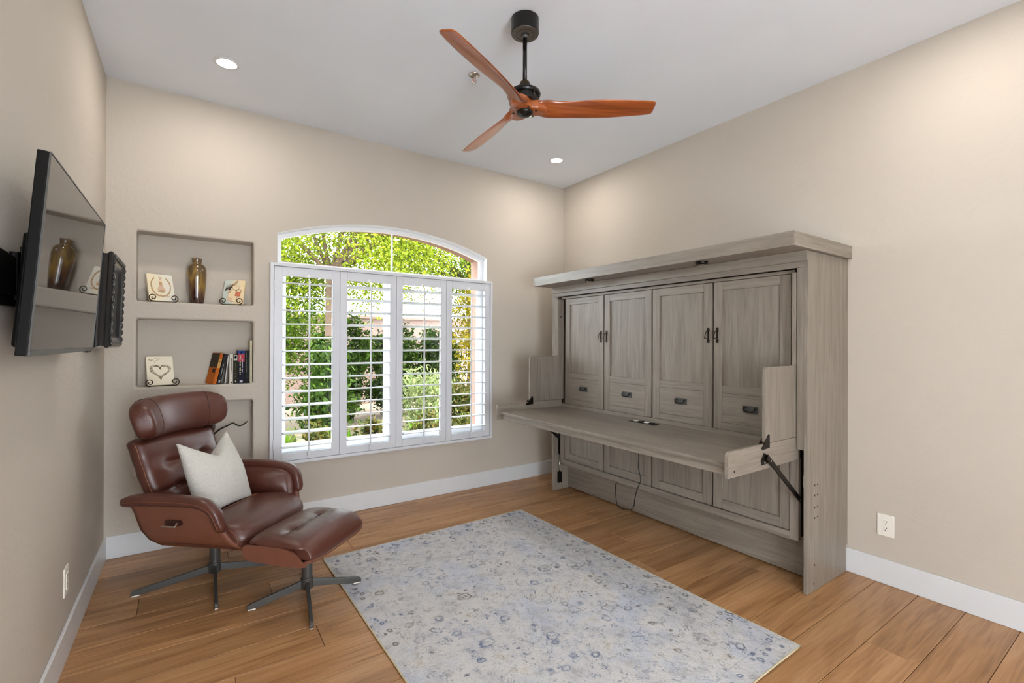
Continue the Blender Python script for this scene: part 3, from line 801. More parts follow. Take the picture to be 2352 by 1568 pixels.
downlight(0.166, 0.62, 'round recessed ceiling light near the television wall, behind the viewer')
downlight(2.748, 0.62, 'round recessed ceiling light by the right wall, outside the picture')

def sprinkler():
    t = thing('fire_sprinkler', 'small chrome fire sprinkler head on the ceiling beside a fan blade', 'sprinkler', (1.45, 2.567, ZC))
    obj('escutcheon', MB().lathe([(0.036, -0.0005), (0.037, -0.003), (0.030, -0.008), (0.022, -0.0085), (0.020, -0.004), (0.012, -0.004)], (0, 0, 0), 28), 'chrome', t, smooth=True)
    obj('body', MB().lathe([(0.011, -0.003), (0.011, -0.020), (0.008, -0.022)], (0, 0, 0), 16), 'chrome', t)
    for s in (-1, 1):
        obj('frame_arm', MB().tube([(s*0.009, 0, -0.018), (s*0.014, 0, -0.028), (s*0.012, 0, -0.044), (s*0.003, 0, -0.054)], 0.0025, 6), 'chrome', t)
    obj('bulb', MB().lathe([(0.002, -0.022), (0.003, -0.032), (0.002, -0.050)], (0, 0, 0), 8), 'relief_rust', t)
    obj('deflector', MB().lathe([(0.002, -0.053), (0.013, -0.055), (0.013, -0.057), (0.002, -0.058)], (0, 0, 0), 20), 'chrome', t)
sprinkler()

# ================================================================== OUTLETS
def outlet(loc, rz, label):
    t = thing('wall_outlet', label, 'outlet', loc, rz)       # local: x out of the wall, y along it
    obj('plate', MB().prism(rrect(-0.040, 0.040, -0.062, 0.062, 0.004), 'x', 0.0006, 0.0062), 'plate', t, bev=0.0015)
    obj('receptacle', MB().prism(rrect(-0.017, 0.017, -0.034, 0.034, 0.003), 'x', 0.0058, 0.0086), 'plate', t, bev=0.0008)
    for zz in (0.018, -0.018):
        for yy, hh in ((-0.0065, 0.0042), (0.0065, 0.0036)):
            obj('slot', MB().box(0.0080, 0.0090, yy-0.0013, yy+0.0013, zz+0.004-hh, zz+0.004+hh), 'slot', t)
        obj('slot', MB().prism(arc(0, zz-0.0085, 0.0026, 0, 180, 6)+[(-0.0026, zz-0.011), (0.0026, zz-0.011)], 'x', 0.0080, 0.0090), 'slot', t)
    for zz in (0.048, -0.048):
        obj('screw', MB().prism([(0.0028*math.cos(k*0.785), zz+0.0028*math.sin(k*0.785)) for k in range(8)], 'x', 0.0060, 0.0072), 'plate', t)
outlet((XR, 1.036, 0.336), math.pi, 'ivory duplex outlet on the right wall near the cabinet')
outlet((XL, 2.804, 0.330), 0.0, 'ivory duplex outlet low on the left wall by the recliner')

# ================================================================== TELEVISION, MOUNT, FRAME (left wall)
def television():
    t = thing('television', 'slim black flat-screen television tilted down from the left wall', 'television', (-0.356, 2.23, 1.338), 0.0)
    t.rotation_euler = (0, math.radians(4.2), 0)      # top leans into the room
    # local: x out of screen, y along wall, z up
    hw, hh = 0.4825, 0.553
    obj('body', MB().box(-0.028, -0.003, -hw, hw, 0.0, hh), 'black', t, bev=0.003)
    obj('electronics_bay', MB().box(-0.055, -0.028, -hw+0.08, hw-0.08, 0.02, 0.34), 'black', t, bev=0.008)
    scr = obj('screen', MB().box(-0.003, 0.0, -hw+0.004, hw-0.004, 0.016, hh-0.004), 'screen', t)
    obj('chin', MB().box(-0.003, 0.0022, -hw, hw, 0.0, 0.0155), 'gunmetal', t, bev=0.001)
    obj('bezel', MB().box(-0.003, 0.0012, -hw, -hw+0.0038, 0.0157, hh).box(-0.003, 0.0012, hw-0.0038, hw, 0.0157, hh).box(-0.003, 0.0012, -hw+0.0039, hw-0.0039, hh-0.0038, hh), 'gunmetal', t)
    obj('sensor', MB().box(-0.012, 0.001, 0.36, 0.45, -0.006, -0.0002), 'black', t, bev=0.001)
television()
def tv_mount():
    t = thing('tv_wall_mount', 'black steel articulating arm holding the television off the left wall', 'tv mount', (XL, 1.72, 1.56))
    P = lambda n, mb, m='blackmetal', par=t, **kw: obj(n, mb, m, par, world=True, **kw)
    P('wall_plate', MB().box(XL+0.0008, XL+0.012, 1.42, 1.72, 1.44, 1.70), bev=0.002)
    P('arm', MB().prism([(1.50, 1.500), (1.50, 1.632), (1.76, 1.632), (1.95, 1.622), (1.95, 1.512)], 'x', XL+0.0125, XL+0.030), bev=0.002)
    P('arm', MB().prism([(1.60, 1.475), (1.60, 1.505), (1.80, 1.505), (1.99, 1.52), (1.99, 1.478)], 'x', XL+0.0125, XL+0.026), bev=0.002)
    P('pivot', MB().lathe([(0.012, 0.0), (0.012, 0.14)], (XL+0.0235, 1.965, 1.50), 14))
    P('tv_plate', MB().box(XL+0.0305, XL+0.0385, 1.98, 2.55, 1.44, 1.66), bev=0.002)
tv_mount()

def ornate_frame():
    y0, y1, z0, z1 = 3.19, 3.68, 1.342, 1.853
    t = thing('carved_frame', 'deep black carved picture frame hanging on the left wall behind the television', 'picture frame', (XL+0.02, (y0+y1)/2, z0))
    t.rotation_euler = (0, math.radians(2.0), 0)
    hw, h = (y1-y0)/2, z1-z0
    # local x out of wall
    def square(x, ins): return [(x, -hw+ins, ins), (x, hw-ins, ins), (x, hw-ins, h-ins), (x, -hw+ins, h-ins)]
    prof = [(0.004, 0.0), (0.020, 0.0), (0.024, 0.006), (0.030, 0.008), (0.040, 0.016), (0.056, 0.014), (0.062, 0.006), (0.072, 0.004), (0.078, 0.010), (0.079, 0.040)]
    obj('outer_moulding', MB().loft([square(x, i) for x, i in prof], cap=False), 'frameblack', t, bev=0.0)
    obj('inner_moulding', MB().loft([square(x, i) for x, i in [(0.079, 0.040), (0.074, 0.046), (0.074, 0.058), (0.066, 0.066), (0.058, 0.074)]], cap=False), 'frameblack', t)
    obj('back_panel', MB().box(0.004, 0.014, -hw+0.004, hw-0.004, 0.004, h-0.004), 'framewood', t)
    obj('picture_panel', MB().box(0.050, 0.058, -hw+0.072, hw-0.072, 0.072, h-0.072), 'black', t)
    # carved leaf beads around the front
    bead = MB()
    for j in range(5):
        a = math.pi*j/4
        pass
    prof_b = [[(0.0, 0.0, 0.0)]]
    def leafbead(c, along):
        mbb = MB()
        rings = []
        for s_, r_ in ((-0.021, 0.003), (-0.013, 0.010), (0.0, 0.014), (0.013, 0.009), (0.021, 0.002)):
            rings.append([(c[0]+max(0.0, r_*0.75*math.sin(q)), c[1]+(s_ if along == 'y' else r_*math.cos(q)), c[2]+(r_*math.cos(q) if along == 'y' else s_)) for q in [2*math.pi*k/8 for k in range(8)]])
        mbb.loft(rings); return mbb
    n = 11
    for i in range(n):
        f = (i+0.5)/n
        for side in range(4):
            if side < 2:
                zz = 0.024 if side == 0 else h-0.024
                o = leafbead((0.0795, -hw+0.03+f*(2*hw-0.06), zz), 'y')
            else:
                yy = -hw+0.024 if side == 2 else hw-0.024
                o = leafbead((0.0795, yy, 0.03+f*(h-0.06)), 'z')
            obj('carved_leaf', o, 'frameblack', t, smooth=True)
ornate_frame()

# ================================================================== RECLINER, OTTOMAN, PILLOW
def lerp_table(tab, q):
    if q <= tab[0][0]: return tab[0][1]
    for (a, va), (b, vb) in zip(tab[:-1], tab[1:]):
        if q <= b:
            f = (q-a)/(b-a); f = f*f*(3-2*f)*0.5+f*0.5
            return va+(vb-va)*f
    return tab[-1][1]
def cushion(prof, b0, b1, nb=20, e=5.0, kmin=0.0):
    ca = sum(p[0] for p in prof)/len(prof); cz = sum(p[1] for p in prof)/len(prof)
    rings = []
    for i in range(nb+1):
        s = -math.cos(math.pi*i/nb)
        k = (1-abs(s)**e)**(1/e) if abs(s) < 1 else 0.0
        k = max(k, kmin, 0.02)
        yb = (b0+b1)/2+(b1-b0)/2*s
        rings.append([(ca+(p[0]-ca)*(0.25+0.75*k if k > 0.02 else 0.02), yb, cz+(p[1]-cz)*k) for p in prof])
    return MB().loft(rings)
def closed_spline(pts, n=6):
    m = len(pts); out = []
    for i in range(m):
        p0, p1, p2, p3 = [Vector((*pts[(i+j) % m], 0)) for j in (-1, 0, 1, 2)]
        for k in range(n):
            t = k/n
            v = 0.5*((2*p1)+(-p0+p2)*t+(2*p0-5*p1+4*p2-p3)*t*t+(-p0+3*p1-3*p2+p3)*t**3)
            out.append((v.x, v.y))
    return out
def base_star(t, col_top, zc, leg_len, azs, hub_r=0.031, lift=None):
    obj('column', MB().lathe([(0.027, zc), (0.0275, col_top-0.022), (0.024, col_top-0.016), (0.024, col_top)], (0, 0, 0), 28), 'gunmetal', t, smooth=False)
    obj('hub', MB().lathe([(hub_r-0.004, zc-0.020), (hub_r, zc-0.016), (hub_r+0.002, zc+0.036), (hub_r, zc+0.040), (0.028, zc+0.041)], (0, 0, 0), 28), 'gunmetal', t)
    for i, az in enumerate(azs):
        L = leg_len[i]; dz = (lift or [0]*4)[i]
        poly = [(0.026, zc+0.026), (0.026, zc-0.012), (L-0.05, 0.006+dz), (L, 0.006+dz), (L, 0.022+dz), (L-0.012, 0.031+dz)]
        lg = obj('leg', MB().prism(poly, 'y', -0.0085, 0.0085), 'gunmetal', t, bev=0.002)
        lg.rotation_euler = (0, 0, az)
        ft = obj('foot_glide', MB().box(L-0.040, L-0.004, -0.007, 0.007, 0.0005+dz, 0.0062+dz), 'plate', lg)

PHI = math.radians(-41)
RC = Vector((0.118, 3.235, 0))
def recliner():
    t = thing('recliner', 'brown leather swivel recliner with padded headrest in the corner by the niches', 'armchair', RC, PHI)
    # star base lies square to the room, so its legs turn back by PHI
    base_star(t, 0.292, 0.062, [0.385, 0.380, 0.375, 0.375], [math.radians(a)-PHI for a in (177, -2, -91, 90)])
    obj('gas_collar', MB().lathe([(0.016, 0.285), (0.016, 0.305)], (0, 0, 0), 18), 'chrome', t)
    # outer shell: U-shaped bucket
    U = [(-0.372, 0.548), (-0.362, 0.515), (-0.350, 0.47), (-0.333, 0.41), (-0.308, 0.35), (-0.268, 0.305), (-0.20, 0.282), (-0.10, 0.276), (0, 0.275)]
    U = U+[(-b, z) for b, z in U[-2::-1]]
    back = [(0.275, -0.055), (0.30, -0.090), (0.35, -0.128), (0.41, -0.152), (0.47, -0.158), (0.515, -0.162), (0.548, -0.176)]
    front = [(0.275, 0.405), (0.30, 0.380), (0.34, 0.350), (0.40, 0.322), (0.45, 0.300), (0.49, 0.275), (0.52, 0.235), (0.548, 0.185)]
    def shell_mesh(th):
        outer, inner = [], []
        nu = 18
        # resample U
        Us = []
        for (b0, z0), (b1, z1) in zip(U[:-1], U[1:]):
            for k in range(3): Us.append((b0+(b1-b0)*k/3, z0+(z1-z0)*k/3))
        Us.append(U[-1])
        rows_o, rows_i = [], []
        for i, (b, z) in enumerate(Us):
            ab, af = lerp_table(back, z), lerp_table(front, z)
            bp, zp = Us[max(i-1, 0)]; bn, zn = Us[min(i+1, len(Us)-1)]
            tb, tz = bn-bp, zn-zp; l = math.hypot(tb, tz); nb_, nz_ = -tz/l, tb/l      # inward normal
            rows_o.append([(ab+(af-ab)*k/nu, b, z) for k in range(nu+1)])
            rows_i.append([(ab+(af-ab)*k/nu, b+nb_*th, z+nz_*th) for k in range(nu+1)])
        m = MB(); n = nu+1; R = len(rows_o)
        vs = [p for r in rows_o for p in r]+[p for r in rows_i for p in r]; fs = []
        O = R*n
        for i in range(R-1):
            for k in range(nu):
                fs.append((i*n+k, i*n+k+1, (i+1)*n+k+1, (i+1)*n+k))
                fs.append((O+i*n+k, O+(i+1)*n+k, O+(i+1)*n+k+1, O+i*n+k+1))
            fs.append((i*n, (i+1)*n, O+(i+1)*n, O+i*n)); fs.append((i*n+nu, O+i*n+nu, O+(i+1)*n+nu, (i+1)*n+nu))
        for k in range(nu):
            fs.append((k, O+k, O+k+1, k+1)); i = (R-1)*n
            fs.append((i+k, i+k+1, O+i+k+1, O+i+k))
        return m.add(vs, fs)
    obj('shell', shell_mesh(0.016), 'shell', t, smooth=True)
    # arms
    for s in (-1, 1):
        path = smooth_path([(-0.228, s*0.360, 0.556), (-0.12, s*0.360, 0.572), (0.03, s*0.360, 0.578), (0.15, s*0.360, 0.576), (0.235, s*0.358, 0.562), (0.283, s*0.354, 0.524), (0.303, s*0.346, 0.470), (0.316, s*0.334, 0.420)], 5)
        rings = []
        N = len(path)
        for i, p in enumerate(path):
            d = (path[min(i+1, N-1)]-path[max(i-1, 0)]).normalized(); nrm = Vector((-d.z, 0, d.x))
            f = i/(N-1)
            k = min(1.0, 0.35+math.sqrt(max(0, min(i, N-1-i))/3.0)*0.65)
            wd, ht = (0.036-0.006*f)*k, (0.029-0.005*f)*k
            ring = []
            for j in range(16):
                q = 2*math.pi*j/16
                cb = math.copysign(abs(math.cos(q))**0.7, math.cos(q))*wd; cn = math.copysign(abs(math.sin(q))**0.75, math.sin(q))*ht
                ring.append(tuple(p+Vector((0, cb, 0))+nrm*cn))
            rings.append(ring)
        ap = obj('arm_pad', MB().loft(rings), 'leather', t, smooth=True)
        # seam along the outer edge of the pad
        pp = []
        for i in range(2, N-2):
            d = (path[i+1]-path[i-1]).normalized(); nrm = Vector((-d.z, 0, d.x)); f = i/(N-1)
            pp.append(path[i]+Vector((0, s*(0.0355-0.006*f), 0))+nrm*0.000)
        obj('piping', MB().tube(pp, 0.0022, 6), 'piping', ap, smooth=True)
        # inner padded panel between pad and seat
        prof = closed_spline([(-0.19, 0.535), (-0.05, 0.566), (0.12, 0.568), (0.225, 0.556), (0.272, 0.520), (0.292, 0.465), (0.296, 0.40), (0.20, 0.375), (0, 0.37), (-0.13, 0.375), (-0.17, 0.45)], 4)
        pm = cushion(prof, 0.0, 1.0, 12, 4.0, 0.85)
        Ub = [(z_, -b_) for b_, z_ in U[:6]][::-1]
        # thickness 0..1 mapped between the shell's inner face and a padded inner face
        pm.xform(lambda v: (v.x, s*(lerp_table(Ub, v.z)-0.018-0.052*v.y), v.z))
        if s > 0: pm.f = [f[::-1] for f in pm.f]
        obj('arm_panel', pm, 'leather', t, smooth=True)
    # seat cushion
    prof = closed_spline([(-0.20, 0.390), (-0.08, 0.418), (0.06, 0.432), (0.20, 0.446), (0.30, 0.446), (0.375, 0.424), (0.418, 0.375), (0.420, 0.325), (0.398, 0.294), (0.33, 0.292), (0.15, 0.300), (-0.05, 0.302), (-0.19, 0.315)], 4)
    sc_ = obj('seat_cushion', cushion(prof, -0.300, 0.300, 26, 4.2), 'leather', t, smooth=True)
    # seam across the seat
    pts = []
    for i in range(21):
        b = -0.20+0.40*i/20
        pts.append((0.115, b, 0.4395-0.0035*abs(b/0.2)**3))
    obj('seat_seam', MB().tube(pts, 0.0016, 6), 'stitch', sc_)
    # piping where the seat top meets its side, from the cushion's own section
    ca_ = sum(p[0] for p in prof)/len(prof); cz_ = sum(p[1] for p in prof)/len(prof)
    for sg in (-1, 1):
        s_ = 0.955; k_ = (1-s_**4.2)**(1/4.2)
        loop = [(ca_+(p[0]-ca_)*(0.25+0.75*k_)*1.003, sg*0.300*s_, cz_+(p[1]-cz_)*k_*1.004) for p in prof if p[0] > 0.12 and p[1] > 0.30]
        obj('piping', MB().tube(loop, 0.0016, 6), 'stitch', sc_, smooth=True)
    # backrest
    def back_front(v): return lerp_table([(0, -0.122), (0.15, -0.138), (0.35, -0.158), (0.6, -0.193), (0.8, -0.228), (1.0, -0.262)], v)
    rings = []
    NV, NU = 46, 26
    BS = 0.022
    for i in range(NV+1):
        v = i/NV
        z = 0.405+0.440*v
        hw = 0.246+0.028*min(1, v*1.8)
        th = 0.115-0.02*v
        edge = min(1.0, (v/0.06)**0.5 if v < 0.06 else 1.0, ((1-v)/0.06)**0.5 if v > 0.94 else 1.0)
        edge = max(edge, 0.05)
        af = back_front(v)
        ring = []
        for j in range(NU+1):
            u = -1+2*j/NU
            prof_ = (1-abs(u)**6)**(1/3) if abs(u) < 1 else 0
            bulge = 0.040*prof_
            mid = max(0, 1-abs(u)/0.62)
            for vc in (0.66, 0.36):
                dv = (v-vc)
                cre = math.exp(-(dv/0.035)**2)
                wdt = 1/(1+math.exp((abs(u)-0.55)*16)) if vc > 0.5 else 1/(1+math.exp((abs(u)-0.9)*16))
                bulge -= 0.015*cre*wdt
                for ub in (-0.42, 0.42):
                    bulge -= 0.020*math.exp(-((u-ub)/0.13)**2-(dv/0.07)**2)
            bulge += 0.004*math.sin(9*v+4*u)*math.exp(-((u)/0.7)**2)
            ring.append((af-0.045+(bulge+0.02)*edge, BS+u*hw*(0.90+0.10*edge), z))
        for j in range(NU+1):
            u = 1-2*j/NU
            prof_ = (1-abs(u)**6)**(1/3) if abs(u) < 1 else 0
            ring.append((af-0.045-(0.012+0.045*prof_)*edge, BS+u*hw*(0.90+0.10*edge)*1.0, z))
        rings.append(ring)
    bk = obj('backrest', MB().loft(rings), 'leather', t, smooth=True)
    for s in (-1, 1):
        pts = []
        for i in range(2, NV-1):
            v = i/NV; hw = 0.246+0.028*min(1, v*1.8)
            pts.append((back_front(v)-0.018, BS+s*hw*0.985, 0.405+0.440*v))
        obj('piping', MB().tube(pts, 0.0020, 6), 'stitch', bk, smooth=True)
    for zz, aa in ((0.405+0.44*0.66, 0.66), (0.405+0.44*0.36, 0.36)):
        for k in range(16):
            b = -0.11+0.22*k/15
            x = back_front(aa)-0.045+0.02+0.040-0.0135
            obj('stitch', MB().box(x-0.001, x+0.0024, BS+b-0.005, BS+b+0.005, zz-0.001, zz+0.001), 'stitch', bk)
    # headrest with forward-curving wings
    rings = []
    NS = 40
    lean = math.radians(16)
    def head_c(s): return (-0.318+0.110*abs(s)**2.4, 0.040+0.330*s-0.018*s*abs(s)**3, 0.952-0.012*abs(s)**3)
    for i in range(NS+1):
        s = -math.cos(math.pi*i/NS)
        k = (1-abs(s)**5.5)**(1/3.2) if abs(s) < 1 else 0
        k = max(k, 0.03)
        ca, cb, cz = head_c(s)
        yaw = math.atan2(0.115*2.4*abs(s)**1.4*(1 if s > 0 else -1), 0.318)
        ring = []
        for j in range(28):
            q = 2*math.pi*j/28
            x = math.copysign(abs(math.cos(q))**0.75, math.cos(q))*0.062*(0.45+0.55*k)
            z = math.copysign(abs(math.sin(q))**0.62, math.sin(q))*0.114*k
            x += 0.010*(1-(z/0.114)**2)
            xx = x*math.cos(lean)-z*math.sin(lean); zz = x*math.sin(lean)+z*math.cos(lean)
            ring.append((ca+xx*math.cos(yaw), cb-xx*math.sin(yaw), cz+zz))
        rings.append(ring)
    hd = obj('headrest', MB().loft(rings), 'leather', t, smooth=True)
    for s0 in (-0.62, 0.62):
        ca, cb, cz = head_c(s0)
        k = (1-abs(s0)**5.5)**(1/3.2)
        yaw = math.atan2(0.115*2.4*abs(s0)**1.4*(1 if s0 > 0 else -1), 0.318)
        loop = []
        for j in range(28):
            q = 2*math.pi*j/28
            x = math.copysign(abs(math.cos(q))**0.75, math.cos(q))*0.0628*(0.45+0.55*k)
            z = math.copysign(abs(math.sin(q))**0.62, math.sin(q))*0.1148*k
            x += 0.010*(1-(z/0.1148)**2)
            xx = x*math.cos(lean)-z*math.sin(lean); zz = x*math.sin(lean)+z*math.cos(lean)
            loop.append((ca+xx*math.cos(yaw), cb-xx*math.sin(yaw), cz+zz))
        obj('piping', MB().ring(loop, 0.0020, 6), 'seam', hd, smooth=True)
    # adjusting bracket pads behind the headrest joint
    obj('headrest_bracket', MB().prism(closed_spline([(-0.36, 0.86), (-0.30, 0.87), (-0.255, 0.845), (-0.262, 0.79), (-0.30, 0.755), (-0.33, 0.70), (-0.345, 0.75)], 4), 'y', 0.285, 0.313), 'seam', t, bev=0.005)
    # recline lever on the near side
    lv = obj('lever', MB().box(0.005, 0.082, -0.376, -0.366, 0.446, 0.455).prism([(0.075, 0.446), (0.085, 0.446), (0.098, 0.470), (0.088, 0.472)], 'y', -0.374, -0.364), 'chrome', t, bev=0.001)
    obj('lever_recess', MB().prism(rrect(0.012, 0.102, 0.449, 0.476, 0.010), 'y', -0.358, -0.343), 'seam', t)
recliner()

def ottoman():
    OC = Vector((0.523, 2.735, 0)); ph = math.radians(-48)
    t = thing('ottoman', 'brown leather ottoman on a four-legged steel base in front of the recliner', 'ottoman', OC, ph)
    base_star(t, 0.300, 0.068, [0.284, 0.283, 0.330, 0.325], [math.radians(a)-ph for a in (174.5, -5, -97, 83)], lift=[0, 0.0115, 0, 0])
    # shell: folded plywood, upright end cheeks
    prof_out = [(-0.186, 0.318), (-0.188, 0.350), (-0.150, 0.372), (0.0, 0.376), (0.075, 0.372), (0.118, 0.352), (0.148, 0.322), (0.185, 0.296), (0.205, 0.300)]
    poly_cheek = closed_spline([(-0.178, 0.300), (-0.188, 0.338), (-0.165, 0.364), (-0.05, 0.370), (0.06, 0.366), (0.110, 0.348), (0.150, 0.312), (0.178, 0.293), (0.12, 0.284), (-0.05, 0.282), (-0.15, 0.286)], 4)
    for s in (-1, 1):
        obj('shell_cheek', MB().prism(poly_cheek, 'y', s*0.240-0.007, s*0.240+0.007), 'shell', t, bev=0.003)
    pan = [(-0.185, 0.345), (-0.172, 0.300), (-0.12, 0.288), (0.06, 0.287), (0.150, 0.292), (0.192, 0.308)]
    rows = [[(a, b, z) for a, z in pan]+[(a*0.96, b, z+0.012) for a, z in pan[::-1]] for b in (-0.234, -0.1, 0.1, 0.234)]
    obj('shell_pan', MB().loft(rows), 'shell', t, bev=0.002)
    # cushion waterfall over the front edge
    rings = []
    prof = closed_spline([(-0.178, 0.345), (-0.172, 0.385), (-0.13, 0.408), (-0.04, 0.416), (0.06, 0.418), (0.14, 0.402), (0.192, 0.360), (0.208, 0.322), (0.190, 0.306), (0.10, 0.308), (-0.05, 0.308), (-0.155, 0.312)], 5)
    ca = sum(p[0] for p in prof)/len(prof); cz = sum(p[1] for p in prof)/len(prof)
    NB = 34
    for i in range(NB+1):
        s = -math.cos(math.pi*i/NB)
        k = max((1-abs(s)**5)**(1/2.6) if abs(s) < 1 else 0, 0.03)
        b = 0.258*s
        ring = []
        for a, z in prof:
            A = ca+(a-ca)*(0.72+0.28*k); Z = cz+(z-cz)*(0.10+0.90*k)
            if z > 0.37:
                # crease with a stitched valley across the middle, two pinch points
                cre = math.exp(-((a-0.0)/0.020)**2)
                Z -= 0.010*cre*(1/(1+math.exp((abs(s)-0.75)*14)))
                for sb in (-0.45, 0.45): Z -= 0.013*math.exp(-((s-sb)/0.12)**2-((a)/0.04)**2)
                Z += 0.0022*math.sin(40*s+30*a)*math.exp(-((a)/0.09)**2)
            bb = b if Z > 0.372 else max(-0.2315, min(0.2315, b))
            ring.append((A, bb, Z))
        rings.append(ring)
    cu = obj('cushion', MB().loft(rings), 'leather', t, smooth=True)
    for k in range(24):
        s = -0.45+0.9*k/23
        obj('stitch', MB().box(-0.001, 0.001, 0.258*s-0.0035, 0.258*s+0.0035, 0.4045, 0.4085-0.0), 'seam', cu)
    obj('piping', MB().tube([(0.186+0.019*(1-abs(q)**4), 0.228*q, 0.304+0.0*abs(q)) for q in [-1+2*i/24 for i in range(25)]], 0.003, 6), 'piping', cu, smooth=True)
ottoman()

def pillow():
    # local frame: u across (chair lateral), v up along the lean, n out of the front
    lean = math.radians(19)
    F = Vector((math.cos(PHI), math.sin(PHI), 0)); W_ = Vector((-math.sin(PHI), math.cos(PHI), 0))
    V = (Vector((0, 0, 1))*math.cos(lean)-F*math.sin(lean)); Nn = V.cross(W_)*-1
    Nn = (F*math.cos(lean)+Vector((0, 0, 1))*math.sin(lean))
    base = RC+F*0.095+W_*(-0.022)+Vector((0, 0, 0.428))
    size = 0.205; Hh = 0.213
    NU = 32
    def pt(u, v, side):
        su = u*(1-0.075*(1-v*v)*abs(u)**2)
        sv = v*(1-0.065*(1-u*u)*abs(v)**2)
        # chopped top edge: valley in the middle
        top = max(0, (v+0.1)/1.1)
        sv -= 0.58*top**2.2*max(0, 1-abs(u+0.02)/0.98)**1.15
        th = 0.082*(max(0, 1-u*u)**0.55)*(max(0, 1-v*v)**0.55)
        th *= 1-0.35*top*math.exp(-(u/0.35)**2)
        th += 0.004
        p = W_*(su*size)+V*((sv+1)*Hh)+Nn*(side*th)
        p += Nn*(-0.035*top*max(0, u))       # far peak falls back
        return base+p
    vs = []; fs = []
    n = NU+1
    for side in (1, -1):
        for i in range(n):
            for j in range(n):
                u = math.sin(math.pi/2*(-1+2*j/NU)); v = math.sin(math.pi/2*(-1+2*i/NU))
                vs.append(pt(u, v, side))
    for i in range(NU):
        for j in range(NU):
            a = i*n+j
            fs.append((a, a+1, a+n+1, a+n)); b = n*n+a; fs.append((b, b+n, b+n+1, b+1))
    rim = [j for j in range(n)]+[i*n+NU for i in range(1, n)]+[NU*n+j for j in range(NU-1, -1, -1)]+[i*n for i in range(NU-1, 0, -1)]
    for q in range(len(rim)):
        a, b = rim[q], rim[(q+1) % len(rim)]
        fs.append((a, n*n+a, n*n+b, b))
    L = base
    vs = [tuple(v-L) for v in vs]
    o = obj('throw_pillow', MB().add(vs, fs), 'boucle', smooth=True)
    o.location = L
    tag(o, 'white textured square throw pillow leaning on the recliner seat', 'pillow')
pillow()

# ================================================================== RUG
def rug():
    c = Vector((1.495, 2.085, 0.0)); rz = math.radians(1.2)
    t = thing('area_rug', 'distressed grey and blue patterned area rug on the oak floor', 'rug', c, rz)
    hx, hy = 0.775, 1.065
    N = 40
    vs, fs = [], []
    for i in range(N+1):
        for j in range(N+1):
            x = -hx+2*hx*j/N; yy = -hy+2*hy*i/N
            wob = 0.004*mnoise.noise((x*2.0, yy*2.0, 0.3))
            ex = 0.008*mnoise.noise((yy*1.4, 3.0, 1.0)) if j in (0, N) else 0.0
            ey = 0.006*mnoise.noise((x*1.4, 7.0, 2.0)) if i in (0, N) else 0.0
            vs.append((x+ex, yy+ey, 0.0085+max(-0.001, wob*0.4)))
    n = N+1
    for i in range(N):
        for j in range(N): a = i*n+j; fs.append((a, a+1, a+n+1, a+n))
    rim = [j for j in range(n)]+[i*n+N for i in range(1, n)]+[N*n+j for j in range(N-1, -1, -1)]+[i*n for i in range(N-1, 0, -1)]
    o0 = len(vs)
    vs += [(vs[r][0], vs[r][1], 0.0008) for r in rim]
    for q in range(len(rim)):
        q2 = (q+1) % len(rim); fs.append((rim[q], o0+q, o0+q2, rim[q2]))
    obj('pile', MB().add(vs, fs), 'rug', t, smooth=False)
    loop = [Vector(vs[r])+Vector((0, 0, -0.0032)) for r in rim]
    obj('bound_edge', MB().ring(loop, 0.0042, 6), 'rugedge', t, smooth=True)
rug()

# ================================================================== NICHE CONTENTS
NZ = [1.642, 1.077, 0.511]
def vase():
    t = thing('vase', 'tall brown and olive glazed ceramic vase in the top niche', 'vase', (0.028, D+0.068, NZ[0]+0.0006))
    prof = [(0.036, 0.0), (0.042, 0.006), (0.047, 0.05), (0.053, 0.12), (0.0575, 0.18), (0.0585, 0.22), (0.056, 0.250), (0.046, 0.268), (0.034, 0.276), (0.028, 0.281), (0.0275, 0.290), (0.029, 0.302), (0.033, 0.314), (0.031, 0.316), (0.027, 0.304), (0.024, 0.285)]
    obj('body', MB().lathe(prof, (0, 0, 0), 40), 'vase', t, smooth=True)
vase()

def spiral(c, r, turns, y, sgn, n=26, lead=None):
    pts = []
    for i in range(n+1):
        f = i/n; rr = r*(1-0.78*f); a = -math.pi/2 + sgn*2*math.pi*turns*f
        pts.append((c[0]+rr*math.cos(a), y, c[1]+rr*math.sin(a)))
    return pts
def easel(xc, yb, zb, half, label, rz):
    t = thing('plate_easel', label, 'easel', (xc, yb, zb), rz)
    r = 0.0030; R = 0.0255
    for s in (-1, 1):
        sp = spiral((s*half, R+0.003), R, 1.35, -0.030, s)
        back = [(s*half, 0.045, 0.012), (s*half, 0.020, 0.0032), (s*half, -0.010, 0.0030)]
        obj('scroll', MB().tube([(p[0], p[1], p[2]) for p in back]+sp, r, 8), 'iron', t, smooth=True)
    obj('crossbar', MB().tube([(-half, 0.006, 0.0030), (half, 0.006, 0.0030)], r, 8), 'iron', t)
    obj('back_stay', MB().tube([(-half, 0.046, 0.010), (-half*0.6, 0.052, 0.09), (half*0.6, 0.052, 0.09), (half, 0.046, 0.010)], r, 8), 'iron', t)
    return t
def tile_thing(name, xc, yb, zb, wd, ht, mat, label, rz, lean=17):
    t = thing(name, label, 'decorative tile', (xc, yb, zb+0.0068), rz)
    t.rotation_euler = (math.radians(-lean), 0, rz)
    obj('slab', MB().prism(rrect(-wd/2, wd/2, 0, ht, 0.010), 'y', -0.010, 0.010), mat, t, bev=0.003)
    return t
def rel(t, name, pts, mat, d=0.003): obj(name, MB().prism(pts, 'y', -0.010-d, -0.0095), mat, t)
